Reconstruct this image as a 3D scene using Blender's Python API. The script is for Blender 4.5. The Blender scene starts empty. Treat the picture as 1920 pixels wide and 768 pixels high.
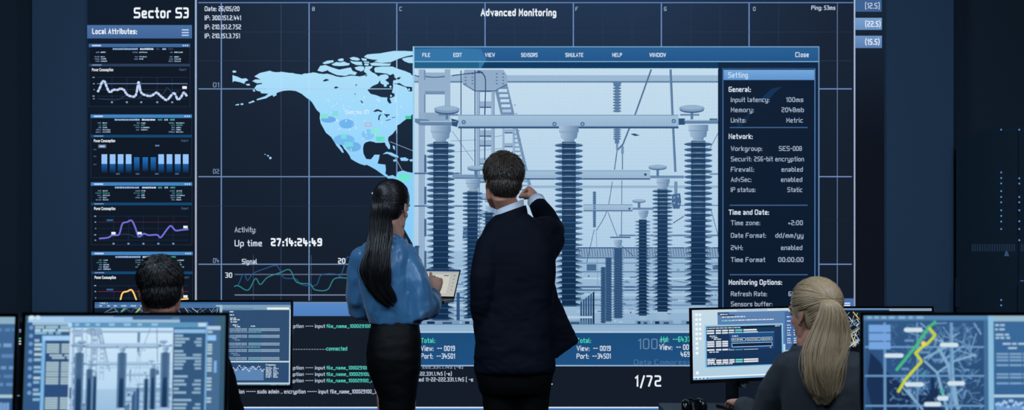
import bpy, bmesh, math, random
from mathutils import Vector, Matrix, noise, geometry
from math import sin, cos, pi, radians as R
random.seed(7)
C = bpy.context.scene.collection
CAM_Z, F, CX, HY = 1.42, 2400.0, 960.0, 447.0

def at(px, py, Y):
    "world point seen at the given place of the photo, Y metres away"
    return Vector(((px - CX) * Y / F, Y, CAM_Z - (py - HY) * Y / F))

def lin(c):
    return tuple(((v / 255.) / 12.92 if v / 255. <= .04045 else ((v / 255. + .055) / 1.055) ** 2.4) for v in c[:3])

# ---------------------------------------------------------------- objects
def link(name, mesh, parent=None, mat=None):
    o = bpy.data.objects.new(name, mesh)
    C.objects.link(o)
    if parent is not None:
        o.parent = parent
    if mat is not None and mesh is not None:
        mesh.materials.clear()
        for m in (mat if isinstance(mat, (list, tuple)) else [mat]):
            mesh.materials.append(m)
    return o

def tag(o, label, cat, group=None):
    o['label'] = label
    o['category'] = cat
    if group:
        o['group'] = group
    return o

def thing(name, label, cat, loc=(0, 0, 0), rot=(0, 0, 0), group=None):
    o = bpy.data.objects.new(name, None)
    C.objects.link(o)
    o.location = loc
    o.rotation_euler = rot
    o.empty_display_size = .1
    return tag(o, label, cat, group)

def from_bm(name, bm, mat, parent=None, smooth=False):
    bmesh.ops.recalc_face_normals(bm, faces=bm.faces)
    me = bpy.data.meshes.new(name)
    bm.to_mesh(me)
    bm.free()
    if smooth:
        me.polygons.foreach_set('use_smooth', [True] * len(me.polygons))
    return link(name, me, parent, mat)

def structure(o):
    o['kind'] = 'structure'
    return o

# ---------------------------------------------------------------- materials
def mat_pr(name, col, rough=.6, spec=.3, metal=0., bump=None, mix=None, sheen=0.):
    "principled; bump=(scale, strength, stretch xyz); mix=(colour2, scale)"
    m = bpy.data.materials.new(name)
    m.use_nodes = True
    nt = m.node_tree
    p = nt.nodes['Principled BSDF']
    p.inputs['Base Color'].default_value = (*lin(col), 1)
    p.inputs['Roughness'].default_value = rough
    p.inputs['Specular IOR Level'].default_value = spec
    p.inputs['Metallic'].default_value = metal
    if sheen:
        p.inputs['Sheen Weight'].default_value = sheen
    tc = nt.nodes.new('ShaderNodeTexCoord')
    if mix:
        n = nt.nodes.new('ShaderNodeTexNoise')
        n.inputs['Scale'].default_value = mix[1]
        n.inputs['Detail'].default_value = 4
        nt.links.new(tc.outputs['Object'], n.inputs['Vector'])
        mx = nt.nodes.new('ShaderNodeMix')
        mx.data_type = 'RGBA'
        mx.inputs['A'].default_value = (*lin(col), 1)
        mx.inputs['B'].default_value = (*lin(mix[0]), 1)
        nt.links.new(n.outputs['Fac'], mx.inputs['Factor'])
        nt.links.new(mx.outputs['Result'], p.inputs['Base Color'])
    if bump:
        n = nt.nodes.new('ShaderNodeTexNoise')
        n.inputs['Scale'].default_value = bump[0]
        n.inputs['Detail'].default_value = 3
        v = tc.outputs['Object']
        if len(bump) > 2:
            mp = nt.nodes.new('ShaderNodeMapping')
            mp.inputs['Scale'].default_value = bump[2]
            nt.links.new(v, mp.inputs['Vector'])
            v = mp.outputs['Vector']
        nt.links.new(v, n.inputs['Vector'])
        b = nt.nodes.new('ShaderNodeBump')
        b.inputs['Strength'].default_value = bump[1]
        b.inputs['Distance'].default_value = .004
        nt.links.new(n.outputs['Fac'], b.inputs['Height'])
        nt.links.new(b.outputs['Normal'], p.inputs['Normal'])
    return m

def mat_screen(name, strength=1.):
    "a lit display: every pixel colour comes from the picture's colour layer"
    m = bpy.data.materials.new(name)
    m.use_nodes = True
    nt = m.node_tree
    p = nt.nodes['Principled BSDF']
    p.inputs['Base Color'].default_value = (.001, .001, .0012, 1)
    p.inputs['Roughness'].default_value = .45
    p.inputs['Specular IOR Level'].default_value = .03
    a = nt.nodes.new('ShaderNodeAttribute')
    a.attribute_name = 'Col'
    nt.links.new(a.outputs['Color'], p.inputs['Emission Color'])
    p.inputs['Emission Strength'].default_value = strength
    return m

def mat_glow(name, col, strength=1.):
    m = bpy.data.materials.new(name)
    m.use_nodes = True
    p = m.node_tree.nodes['Principled BSDF']
    p.inputs['Base Color'].default_value = (.01, .01, .01, 1)
    p.inputs['Emission Color'].default_value = (*lin(col), 1)
    p.inputs['Emission Strength'].default_value = strength
    return m

# ---------------------------------------------------------------- solid shapes
def bx(bm, x0, x1, y0, y1, z0, z1, M=None, bev=0.):
    r = bmesh.ops.create_cube(bm, size=1)
    vs = r['verts']
    for v in vs:
        v.co = Vector((x0 + (v.co.x + .5) * (x1 - x0), y0 + (v.co.y + .5) * (y1 - y0), z0 + (v.co.z + .5) * (z1 - z0)))
    if bev:
        es = list({e for v in vs for e in v.link_edges})
        rr = bmesh.ops.bevel(bm, geom=es, offset=bev, segments=2, affect='EDGES', profile=.5)
        vs = list({v for f in rr['faces'] for v in f.verts} | {v for v in vs if v.is_valid})
    if M is not None:
        for v in vs:
            v.co = M @ v.co

def box(name, dims, mat, parent=None, bev=0., M=None):
    bm = bmesh.new()
    bx(bm, *dims, M=M, bev=bev)
    return from_bm(name, bm, mat, parent)

def rings(bm, rs, cap=True):
    "rs: list of lists of Vectors, all same length -> closed skin"
    vr = [[bm.verts.new(p) for p in r] for r in rs]
    n = len(vr[0])
    for a, b in zip(vr, vr[1:]):
        for i in range(n):
            bm.faces.new((a[i], a[(i + 1) % n], b[(i + 1) % n], b[i]))
    if cap:
        bm.faces.new(list(reversed(vr[0])))
        bm.faces.new(vr[-1])
    return vr

def tube(bm, pts, rad, n=12, up=None, tips=True, cap=True):
    "rad entries: r or (r_side, r_up); round tips"
    pts = [Vector(p) for p in pts]
    rad = [(r, r) if not isinstance(r, (tuple, list)) else r for r in rad]
    T = []
    for i in range(len(pts)):
        d = (pts[min(i + 1, len(pts) - 1)] - pts[max(i - 1, 0)])
        T.append(d.normalized() if d.length > 1e-9 else Vector((0, 0, 1)))
    if up is None:
        up = Vector((0, 0, 1)) if abs(T[0].z) < .8 else Vector((0, 1, 0))
    else:
        up = Vector(up)
    rs = []
    u = up
    fr = []
    for t in T:
        u = (u - t * u.dot(t))
        if u.length < 1e-6:
            u = t.orthogonal()
        u.normalize()
        fr.append((t.cross(u), u.copy()))
    def ring(p, s, u, a, b):
        return [p + s * (a * cos(2 * pi * k / n)) + u * (b * sin(2 * pi * k / n)) for k in range(n)]
    if tips:
        for f in (.3, .75):
            k = math.sqrt(1 - (1 - f) ** 2)
            m = min(rad[0])
            rs.append(ring(pts[0] - T[0] * m * (1 - f), *fr[0], rad[0][0] * k, rad[0][1] * k))
    for p, (s, u), (a, b) in zip(pts, fr, rad):
        rs.append(ring(p, s, u, a, b))
    if tips:
        for f in (.75, .3):
            k = math.sqrt(1 - (1 - f) ** 2)
            m = min(rad[-1])
            rs.append(ring(pts[-1] + T[-1] * m * (1 - f), *fr[-1], rad[-1][0] * k, rad[-1][1] * k))
    rings(bm, rs, cap)

def lathe(bm, prof, c=(0, 0, 0), axis=(0, 0, 1), n=24):
    "prof: (r, h) pairs"
    ax = Vector(axis).normalized()
    u = ax.orthogonal().normalized()
    w = ax.cross(u)
    c = Vector(c)
    rs = [[c + ax * h + (u * cos(2 * pi * k / n) + w * sin(2 * pi * k / n)) * max(r, 1e-4) for k in range(n)] for r, h in prof]
    rings(bm, rs)

def ell(bm, c, r, M=None, sub=3):
    rr = bmesh.ops.create_icosphere(bm, subdivisions=sub, radius=1)
    for v in rr['verts']:
        p = Vector((v.co.x * r[0], v.co.y * r[1], v.co.z * r[2])) 
        if M is not None:
            p = M @ p
        v.co = Vector(c) + p

def smooth_path(pts, per=6):
    "Catmull-Rom through points (Vectors or tuples of any length)"
    P = [tuple(p) for p in pts]
    out = []
    for i in range(len(P) - 1):
        p0, p1, p2, p3 = P[max(i - 1, 0)], P[i], P[i + 1], P[min(i + 2, len(P) - 1)]
        for k in range(per):
            t = k / per
            out.append(tuple(.5 * (2 * b + (c - a) * t + (2 * a - 5 * b + 4 * c - d) * t * t + (3 * b - a - 3 * c + d) * t ** 3)
                             for a, b, c, d in zip(p0, p1, p2, p3)))
    out.append(P[-1])
    return out

# ---------------------------------------------------------------- display pictures
_txt = {}
def text_mesh(s, bold):
    k = (s, bold)
    if k not in _txt:
        cu = bpy.data.curves.new('t', 'FONT')
        cu.body = s
        cu.size = 1
        cu.offset = bold
        cu.resolution_u = 3
        ob = bpy.data.objects.new('t', cu)
        me = bpy.data.meshes.new_from_object(ob)
        V = [v.co.copy() for v in me.vertices]
        Fc = [tuple(p.vertices) for p in me.polygons]
        bpy.data.objects.remove(ob)
        bpy.data.curves.remove(cu)
        bpy.data.meshes.remove(me)
        _txt[k] = (V, Fc)
    return _txt[k]

class Pic:
    "flat picture in pixel units: origin (u0, v0) px, k metres per px, lies in the local XZ plane facing -Y"
    EPS = .0004
    def __init__(self, u0, v0, k, y=0., eps=None):
        self.u0, self.v0, self.k, self.y = u0, v0, k, y
        self.eps = eps or self.EPS
        self.V, self.Fc, self.Cc = [], [], []
        self.L = 0
        self.sx = self.sy = 1.
        self.ox = self.oy = 0.
        self.clip = None
    def p(self, u, v, L):
        u, v = u * self.sx + self.ox, v * self.sy + self.oy
        if self.clip:
            a = self.clip
            u, v = min(max(u, a[0]), a[2]), min(max(v, a[1]), a[3])
        return ((u - self.u0) * self.k, self.y - L * self.eps, (self.v0 - v) * self.k)
    def raw(self, pts, cols, L=None):
        L = self.L if L is None else L
        i = len(self.V)
        q = [self.p(u, v, L) for u, v in pts]
        if len({(round(a[0], 5), round(a[2], 5)) for a in q}) < 3:
            return
        xs = [a[0] for a in q]; zs = [a[2] for a in q]
        if max(xs) - min(xs) < 1e-6 or max(zs) - min(zs) < 1e-6:
            return
        self.V += q
        self.Fc.append(tuple(range(i, i + len(pts))))
        self.Cc.append(cols)
    def rect(self, x0, y0, x1, y1, c, c2=None, L=None):
        c2 = c2 or c
        self.raw([(x0, y0), (x1, y0), (x1, y1), (x0, y1)], [c, c, c2, c2], L)
    def frame(self, x0, y0, x1, y1, w, c, L=None):
        self.rect(x0, y0, x1, y0 + w, c, L=L); self.rect(x0, y1 - w, x1, y1, c, L=L)
        self.rect(x0, y0 + w, x0 + w, y1 - w, c, L=L); self.rect(x1 - w, y0 + w, x1, y1 - w, c, L=L)
    def poly(self, pts, c, L=None):
        "c: colour or function of (u, v)"
        tr = geometry.tessellate_polygon([[Vector((a, b, 0)) for a, b in pts]])
        for t in tr:
            q = [pts[i] for i in t]
            self.raw(q, [c(*a) if callable(c) else c for a in q], L)
    def ell(self, x, y, rx, ry, c, L=None, n=20):
        self.raw([(x + rx * cos(2 * pi * i / n), y + ry * sin(2 * pi * i / n)) for i in range(n)], [c] * n, L)
    def line(self, pts, w, c, L=None, sm=0):
        if sm:
            pts = smooth_path(pts, sm)
        n = len(pts)
        N = []
        for i in range(n):
            a, b = pts[max(i - 1, 0)], pts[min(i + 1, n - 1)]
            dx, dy = b[0] - a[0], b[1] - a[1]
            l = math.hypot(dx, dy) or 1
            N.append((-dy / l * w / 2, dx / l * w / 2))
        for i in range(n - 1):
            (x0, y0), (x1, y1) = pts[i], pts[i + 1]
            (a, b), (d, e) = N[i], N[i + 1]
            self.raw([(x0 + a, y0 + b), (x1 + d, y1 + e), (x1 - d, y1 - e), (x0 - a, y0 - b)], [c] * 4, L)
    def text(self, s, x0, x1, ytop, ybase, c, bold=0., L=None):
        "text whose width runs x0..x1 and whose capitals run ytop..ybase"
        V, Fc = text_mesh(s, bold)
        H, _ = text_mesh('H', bold)
        h = max(v.y for v in H)
        xa, xb = min(v.x for v in V), max(v.x for v in V)
        fx, fy = (x1 - x0) / (xb - xa), (ybase - ytop) / h
        for f in Fc:
            self.raw([(x0 + (V[i].x - xa) * fx, ybase - V[i].y * fy) for i in f], [c] * len(f), L)
    def build(self, name, mat, parent=None):
        me = bpy.data.meshes.new(name)
        me.from_pydata(self.V, [], self.Fc)
        at_ = me.color_attributes.new('Col', 'FLOAT_COLOR', 'CORNER')
        flat = []
        for cols in self.Cc:
            for c in cols:
                flat += [*lin(c), 1.]
        at_.data.foreach_set('color', flat)
        # all faces look towards -Y
        bm = bmesh.new(); bm.from_mesh(me)
        bad = [f for f in bm.faces if f.normal.y > 0]
        if bad:
            bmesh.ops.reverse_faces(bm, faces=bad)
        bm.to_mesh(me); bm.free()
        return link(name, me, parent, mat)
    def view(self, sx, sy, ox, oy):
        self.sx, self.sy, self.ox, self.oy = sx, sy, ox, oy
        return self

def mixc(a, b, t):
    t = min(max(t, 0), 1)
    return tuple(x + (y - x) * t for x, y in zip(a, b))
# ---------------------------------------------------------------- squared technical lettering (x digit 0-4, y letter: c = baseline, g = small letters, i = capitals)
GLYPH = {
 'A': '0c2i4c|1e3e', 'B': '0c0i4i4f0f|3f4f4c0c', 'C': '4i0i0c4c', 'D': '0c0i4i4c0c', 'E': '4i0i0c4c|0f3f', 'F': '4i0i0c|0f3f', 'G': '4i0i0c4c4f2f', 'H': '0c0i|4c4i|0f4f',
 'I': '0c0i', 'K': '0c0i|4i0f4c', 'L': '0i0c3c', 'M': '0c0i2e4i4c', 'N': '0c0i4c4i', 'O': '0c0i4i4c0c', 'P': '0c0i4i4f0f', 'R': '0c0i4i4f0f|2f4c', 'S': '4i0i0f4f4c0c',
 'T': '0i4i|2i2c', 'U': '0i0c4c4i', 'V': '0i2c4i', 'W': '0i1c2g3c4i', 'X': '0i4c|4i0c',
 'a': '0g3g3c0c0e3e', 'b': '0i0c3c3g0g', 'c': '3g0g0c3c', 'd': '3i3c0c0g3g', 'e': '3c0c0g3g3e0e', 'f': '2i1i1c|0g2g', 'g': '3c0c0g3g3a0a', 'h': '0i0c|0g3g3c', 'i': '0c0g|0i0i',
 'k': '0i0c|3g0e3c', 'l': '0i0c1c', 'm': '0c0g4g4c|2g2c', 'n': '0c0g3g3c', 'o': '0c0g3g3c0c', 'p': '0a0g3g3c0c', 'q': '3a3g0g0c3c', 'r': '0c0g2g', 's': '3g0g0e3e3c0c', 't': '1i1c2c|0g2g',
 'u': '0g0c3c3g', 'v': '0g2c3g', 'w': '0g1c2f3c4g', 'x': '0g3c|3g0c', 'y': '0g0c3c|3g3a0a', 'z': '0g3g0c3c',
 '0': '0c0i3i3c0c', '1': '0h1i1c', '2': '0i3i3f0f0c3c', '3': '0i3i3c0c|1f3f', '4': '0i0e3e|2g2c', '5': '3i0i0f3f3c0c', '6': '3i0i0c3c3f0f', '7': '0i3i1c', '8': '0c0i3i3c0c|0f3f', '9': '3f0f0i3i3c0c',
 ':': '0f0f|0c0c', '.': '0c0c', '-': '0f2f', '_': '0b3b', '/': '0b2i', '(': '1j0h0d1b', ')': '0j1h1d0b', '[': '1j0j0b1b', ']': '0j1j1b0b', '%': '0c4i|0i1i1g0g0i|3e4e4c3c3e', '+': '0e2e|1f1d', ',': '0c0b'}
def _round(pts, r=.95):
    closed = pts[0] == pts[-1] and len(pts) > 2
    if closed: pts = pts[:-1]
    n = len(pts); out = []
    for i in range(n):
        if not closed and i in (0, n - 1):
            out.append(pts[i]); continue
        p, a, b = Vector(pts[i]), Vector(pts[i - 1]), Vector(pts[(i + 1) % n])
        da, db = a - p, b - p
        if da.normalized().dot(db.normalized()) > .35 :
            out.append(tuple(p)); continue
        ra, rb = min(r, da.length * .48), min(r, db.length * .48)
        A, B = p + da.normalized() * ra, p + db.normalized() * rb
        out += [tuple(A), tuple(A * .25 + p * .5 + B * .25), tuple(B)]
    if closed: out.append(out[0])
    return out
def stroke_text(s, bold):
    w = .86 + bold * 15
    V, Fc, x = [], [], 0.
    for ch in s:
        if ch == ' ':
            x += 2.6; continue
        adv = 0
        for st in GLYPH[ch].split('|'):
            P = [(float(st[i]), float(ord(st[i + 1]) - 99)) for i in range(0, len(st), 2)]
            adv = max(adv, max(a for a, b in P))
            if len(P) == 2 and P[0] == P[1]:
                a, b = P[0]; i = len(V); h = w * .56
                V += [Vector((x + a + dx, b + dy, 0)) for dx, dy in ((-h, -h), (h, -h), (h, h), (-h, h))]
                Fc.append((i, i + 1, i + 2, i + 3)); continue
            closed = P[0] == P[-1]
            P = _round(P)
            n = len(P)
            if not closed:
                a, b = Vector(P[0]), Vector(P[1]); P[0] = tuple(a + (a - b).normalized() * w * .5)
                a, b = Vector(P[-1]), Vector(P[-2]); P[-1] = tuple(a + (a - b).normalized() * w * .5)
            i0 = len(V)
            for i in range(n):
                if closed: a, b = P[i - 1] if i else P[-2], P[i + 1] if i < n - 1 else P[1]
                else: a, b = P[max(i - 1, 0)], P[min(i + 1, n - 1)]
                d1, d2 = Vector(P[i]) - Vector(a), Vector(b) - Vector(P[i])
                d1 = d1.normalized() if d1.length else d2.normalized()
                d2 = d2.normalized() if d2.length else d1
                t = d1 + d2
                t = t.normalized() if t.length > .3 else d1
                m = Vector((-t.y, t.x)) * (w / 2) / max(t.dot(d1), .5)
                V += [Vector((x + P[i][0] + m.x, P[i][1] + m.y, 0)), Vector((x + P[i][0] - m.x, P[i][1] - m.y, 0))]
            for i in range(n - 1):
                k = i0 + 2 * i
                Fc.append((k, k + 1, k + 3, k + 2))
        x += adv + w + 1.0
    return V, Fc
def text_mesh(s, bold):
    k = (s, bold)
    if k not in _txt:
        _txt[k] = stroke_text(s, bold)
    return _txt[k]
# ================================================================ setting
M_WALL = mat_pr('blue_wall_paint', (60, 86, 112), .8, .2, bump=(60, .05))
M_WALL_D = mat_pr('shaded_wall_paint', (38, 54, 68), .8, .2, bump=(40, .05))  # weaker light on the outer walls is put into this darker base colour
M_FLOOR = mat_pr('dark_carpet', (40, 44, 52), .95, .1, bump=(400, .3), mix=((30, 34, 42), 90))
M_CEIL = mat_pr('dark_ceiling', (40, 44, 50), .9, .1)
M_BLACK = mat_pr('black_plastic', (16, 17, 19), .45, .35, bump=(900, .03))
M_BLACKG = mat_pr('glossy_black_plastic', (10, 10, 12), .2, .5)
M_GREYM = mat_pr('dark_grey_metal', (58, 64, 72), .38, .5, metal=.6)
M_CHROME = mat_pr('chrome', (200, 205, 210), .15, .5, metal=1.)
M_DESK = mat_pr('charcoal_laminate', (48, 52, 58), .5, .3, mix=((40, 44, 50), 14))
M_SCREEN = mat_screen('lit_display', 1.)

YW = 8.0                                   # the display plane
def wx(px): return (px - CX) * YW / F
def wz(py): return CAM_Z - (py - HY) * YW / F
XL, XR, ZT = wx(58), wx(1790), 3.6
structure(box('floor', (-4.5, 4.5, -1.5, 8.5, -.1, 0), M_FLOOR))
structure(box('ceiling', (-4.5, 4.5, -1.5, 8.5, ZT, ZT + .1), M_CEIL))
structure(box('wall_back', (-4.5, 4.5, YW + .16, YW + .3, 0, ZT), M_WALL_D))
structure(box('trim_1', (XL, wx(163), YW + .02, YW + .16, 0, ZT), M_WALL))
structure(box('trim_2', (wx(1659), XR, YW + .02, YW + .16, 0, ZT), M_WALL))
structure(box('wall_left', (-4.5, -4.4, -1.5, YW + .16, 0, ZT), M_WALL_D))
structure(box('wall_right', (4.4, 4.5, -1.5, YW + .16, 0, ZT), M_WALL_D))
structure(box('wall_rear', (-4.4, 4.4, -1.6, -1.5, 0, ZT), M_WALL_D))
# ================================================================ the video wall
WHITE, ICE, PALE = (236, 244, 252), (190, 214, 244), (150, 180, 220)
TEAL, GREEN = (90, 220, 205), (80, 230, 190)
vw = thing('video_wall', 'huge dark wall-filling video screen showing a world map and a monitoring window', 'video wall', (0, YW, CAM_Z))
KW = YW / F
def wp(): return Pic(CX, HY, KW)
def off(px): return (px - CX) * KW
bm = bmesh.new()
bx(bm, off(164), off(1658), .006, .15, (HY - 816) * KW, (HY + 112) * KW)
from_bm('cabinet', bm, M_BLACK, vw)

# --- base picture
p = wp()
NX, NY = 40, 24
def bg(u, v):
    if u < 367:
        return mixc((16, 28, 43), (14, 20, 31), (v - 100) / 500)
    if u > 1602:
        return mixc((24, 38, 56), (13, 18, 28), (v - 20) / 260)
    top = mixc((34, 54, 82), (22, 36, 55), (v + 20) / 300)
    if v > 300:
        top = mixc((22, 36, 55), (20, 28, 41), (v - 300) / 300)
    d = abs(u - 980) / 620
    return mixc(top, (20, 29, 43), (d - .35) * 1.1)
us = sorted([164 + (1658 - 164) * i / NX for i in range(NX + 1)] + [366.9, 367.1, 1601.9, 1602.1])
vs_ = [-112 + (816 + 112) * j / NY for j in range(NY + 1)]
for a, b in zip(us, us[1:]):
    for c, d in zip(vs_, vs_[1:]):
        q = [(a, c), (b, c), (b, d), (a, d)]
        p.raw(q, [bg(*x) for x in q], 0)
p.build('display_panel', M_SCREEN, vw)

# --- grid lines and rulers
p = wp(); p.L = 1
def gl(x, y0, y1, w=1.6, c=(120, 152, 200)): p.rect(x - w / 2, y0, x + w / 2, y1, c, L=1)
def hl(y, x0, x1, w=1.6, c=(120, 150, 190)): p.rect(x0, y - w / 2, x1, y + w / 2, c, L=2)
for x in (527, 475):
    gl(x, 4 if x == 527 else 478, 563, 1.1, (52, 72, 102))
for x, y1 in ((415, 563), (579.5, 563), (744, 340), (909.5, 90), (1075, 90), (1240, 90), (1404.5, 90), (1570, 567)):
    gl(x, 4, y1, 2.0 if x < 1500 else 1.5, (112, 146, 198) if x < 1500 else (96, 118, 156))
gl(583.5, 478, 563, 1, (60, 82, 112))
for x in (640, 690, 800, 855, 965, 1020, 1130, 1185, 1295, 1350, 1460):
    gl(x, 6, 88, .8, (38, 58, 86))
hl(5, 372, 1600, 2, (92, 128, 180))
hl(60, 372, 1600, .7, (38, 58, 86)); hl(114, 1536, 1597, .8, (44, 62, 88)); hl(114, 372, 640, .8, (40, 58, 84))
hl(386, 372, 690, .8, (34, 50, 72)); hl(412, 1536, 1597, .8, (26, 36, 50))
for y, x1 in ((166.5, 700), (331, 722), (495, 664)):
    hl(y, 372, x1, 2.0, (110, 138, 178)); hl(y, 1536, 1597, 2, (118, 142, 196))
p.rect(365.6, -112, 369, 563, (150, 180, 222), (168, 172, 190), L=3)
p.rect(1600.8, -112, 1603.6, 574, (176, 198, 232), (150, 160, 184), L=3)
p.build('map_grid', M_SCREEN, vw)

# --- headings and plain writing
p = wp(); p.L = 6
p.text('Sector S3', 251, 354, 14, 32.5, WHITE, .032)
p.text('Advanced Monitoring', 901, 1043, 16.5, 29, WHITE, .042)
for s, x1, y in (('Date: 26/05/20', 449, 12), ('IP: 300.151.2.441', 452, 29), ('IP: 210.151.2.752', 452, 46), ('IP: 210.151.3.751', 450, 62.8)):
    p.text(s, 384, x1, y, y + 8.3, (220, 232, 248), .012)
p.text('Ping: 53ms', 1521, 1566, 10.5, 18, (205, 220, 240), .01)
for s, x in (('B', 585.5), ('C', 749), ('F', 1079), ('G', 1245), ('D', 1412)):
    p.text(s, x, x + 4.6, 13, 20, (176, 198, 230))
for s, y in (('01', 154.5), ('02', 316.5), ('04', 483.5)):
    p.text(s, 399.5, 411, y, y + 8.4, (126, 150, 184))
p.text('Activity:', 440, 480, 425, 434.5, (176, 192, 212), .006)
p.text('Up time', 440, 491.5, 449.5, 460.5, (214, 226, 242), .01)
p.text('27:14:24:49', 508, 604, 446, 459.5, WHITE, .05)
p.text('Signal', 453.5, 482, 485, 493.5, (214, 226, 242), .015)
p.text('20', 634, 647.5, 483.5, 493, WHITE, .02)
p.text('30', 422.5, 435.5, 510.5, 519.5, (220, 230, 244), .015)
p.text('1/72', 1190, 1239.5, 703, 722.5, WHITE, .012)
p.text('4', 1024, 1036, 711, 723, WHITE, .01)
for s, y, b in (('[12.5]', 5.5, 0.0), ('(22.5)', 39.5, .02), ('(15.5)', 73, .02)):
    p.text(s, 1622, 1649 + (2 if b and y < 60 else 0), y, y + 10, (210, 224, 242) if not b else WHITE, b)
p.build('headings', M_SCREEN, vw)
# --- value tags at the screen's right edge
p = wp()
p.rect(1604, -6, 1653, 22, (62, 98, 146), L=3)
p.rect(1604, 33.5, 1653.5, 56, (122, 158, 204), (104, 142, 192), L=3)
p.rect(1604, 67, 1653.5, 90, (110, 146, 196), (92, 126, 176), L=3)
p.rect(1562, 559, 1602, 577, (74, 112, 172), L=3)
p.rect(1580, 567, 1594, 569, WHITE, L=4); p.rect(1580, 571, 1594, 573, WHITE, L=4)
p.build('value_tags', M_SCREEN, vw)

# --- signal chart
p = wp()
def s4(pts): return [(400 + a / 5.12, 420 + b / 5.12) for a, b in pts]
p.rect(440, 513, 664, 515, (92, 108, 136), L=3); p.rect(440, 551.5, 664, 553.5, (122, 136, 162), L=3)
p.line(s4([(205, 590), (240, 580), (280, 487), (305, 487), (330, 540), (385, 470), (500, 425), (600, 395), (640, 440), (680, 515), (790, 525), (850, 580), (985, 585), (1040, 485), (1190, 480), (1215, 515), (1250, 420), (1280, 325), (1320, 315)]), 1.7, (38, 84, 134), L=4, sm=5)
p.line(s4([(200, 597), (240, 590), (335, 632), (405, 520), (452, 578), (520, 510), (640, 465), (735, 438), (800, 555), (930, 575), (975, 628), (1095, 628), (1165, 522), (1300, 522), (1335, 565)]), 1.9, (52, 130, 140), L=5, sm=5)
p.build('signal_chart', M_SCREEN, vw)

# --- the world map
p = wp()
A_ = lambda P: [(430 + a / 6.4, 90 + b / 6.4) for a, b in P]
B_ = lambda P: [(580 + a / 5.91, 90 + b / 5.91) for a, b in P]
C_ = lambda P: [(580 + a / 5.12, 200 + b / 5.12) for a, b in P]
def mc(u, v):
    c = mixc((172, 222, 248), (156, 216, 252), (v - 130) / 90)
    return mixc(c, (134, 202, 248), (v - 240) / 120)
SEA = (27, 44, 66)
land = A_([(300, 340), (365, 300), (430, 285), (485, 272), (520, 285), (560, 290), (640, 287), (720, 298), (760, 300), (800, 310), (870, 318), (900, 305), (940, 305), (1010, 292), (1060, 300)]) \
    + B_([(90, 278), (150, 288), (200, 284), (250, 297), (300, 315), (350, 322), (400, 316), (460, 305), (520, 310), (560, 315), (620, 300), (660, 262), (720, 276), (760, 305), (840, 290), (960, 325), (1060, 390), (1165, 440)]) \
    + [(776, 200)] + C_([(1000, 60), (975, 88), (900, 140), (870, 165), (838, 182), (835, 215), (800, 260), (760, 290), (755, 320), (775, 370), (775, 402), (762, 406), (735, 370), (725, 342), (690, 345), (640, 345), (610, 335), (580, 330), (540, 342), (522, 362), (515, 400), (520, 450), (545, 500), (590, 505), (612, 480), (625, 460), (675, 460), (668, 500), (655, 545), (690, 550), (730, 555), (735, 600), (730, 640), (760, 665), (800, 655), (830, 672), (850, 625), (900, 610), (940, 625), (1000, 635)]) \
    + [(776, 460)] + C_([(1000, 1330), (870, 1100), (810, 900), (830, 780), (820, 720), (790, 690), (765, 692), (735, 672), (690, 640), (640, 604), (580, 570), (550, 556), (530, 562), (480, 545), (440, 525), (400, 500), (385, 465), (360, 430), (335, 402), (300, 345), (262, 305), (250, 312), (275, 350), (318, 405), (332, 440), (315, 440), (285, 400), (262, 375), (245, 345), (210, 290), (160, 250), (135, 205), (110, 160), (100, 110), (103, 60), (70, 30)]) \
    + B_([(55, 640), (30, 600), (0, 570)]) + A_([(930, 600), (870, 550), (800, 515), (740, 508), (700, 508), (640, 515), (590, 530), (560, 545), (520, 562), (480, 580), (440, 603), (330, 627), (330, 612), (430, 578), (470, 547), (380, 542), (376, 522), (330, 512), (302, 482), (330, 442), (390, 432), (395, 420), (330, 422), (275, 396), (310, 377), (375, 377)])
p.poly(land, mc, L=2)
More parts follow.
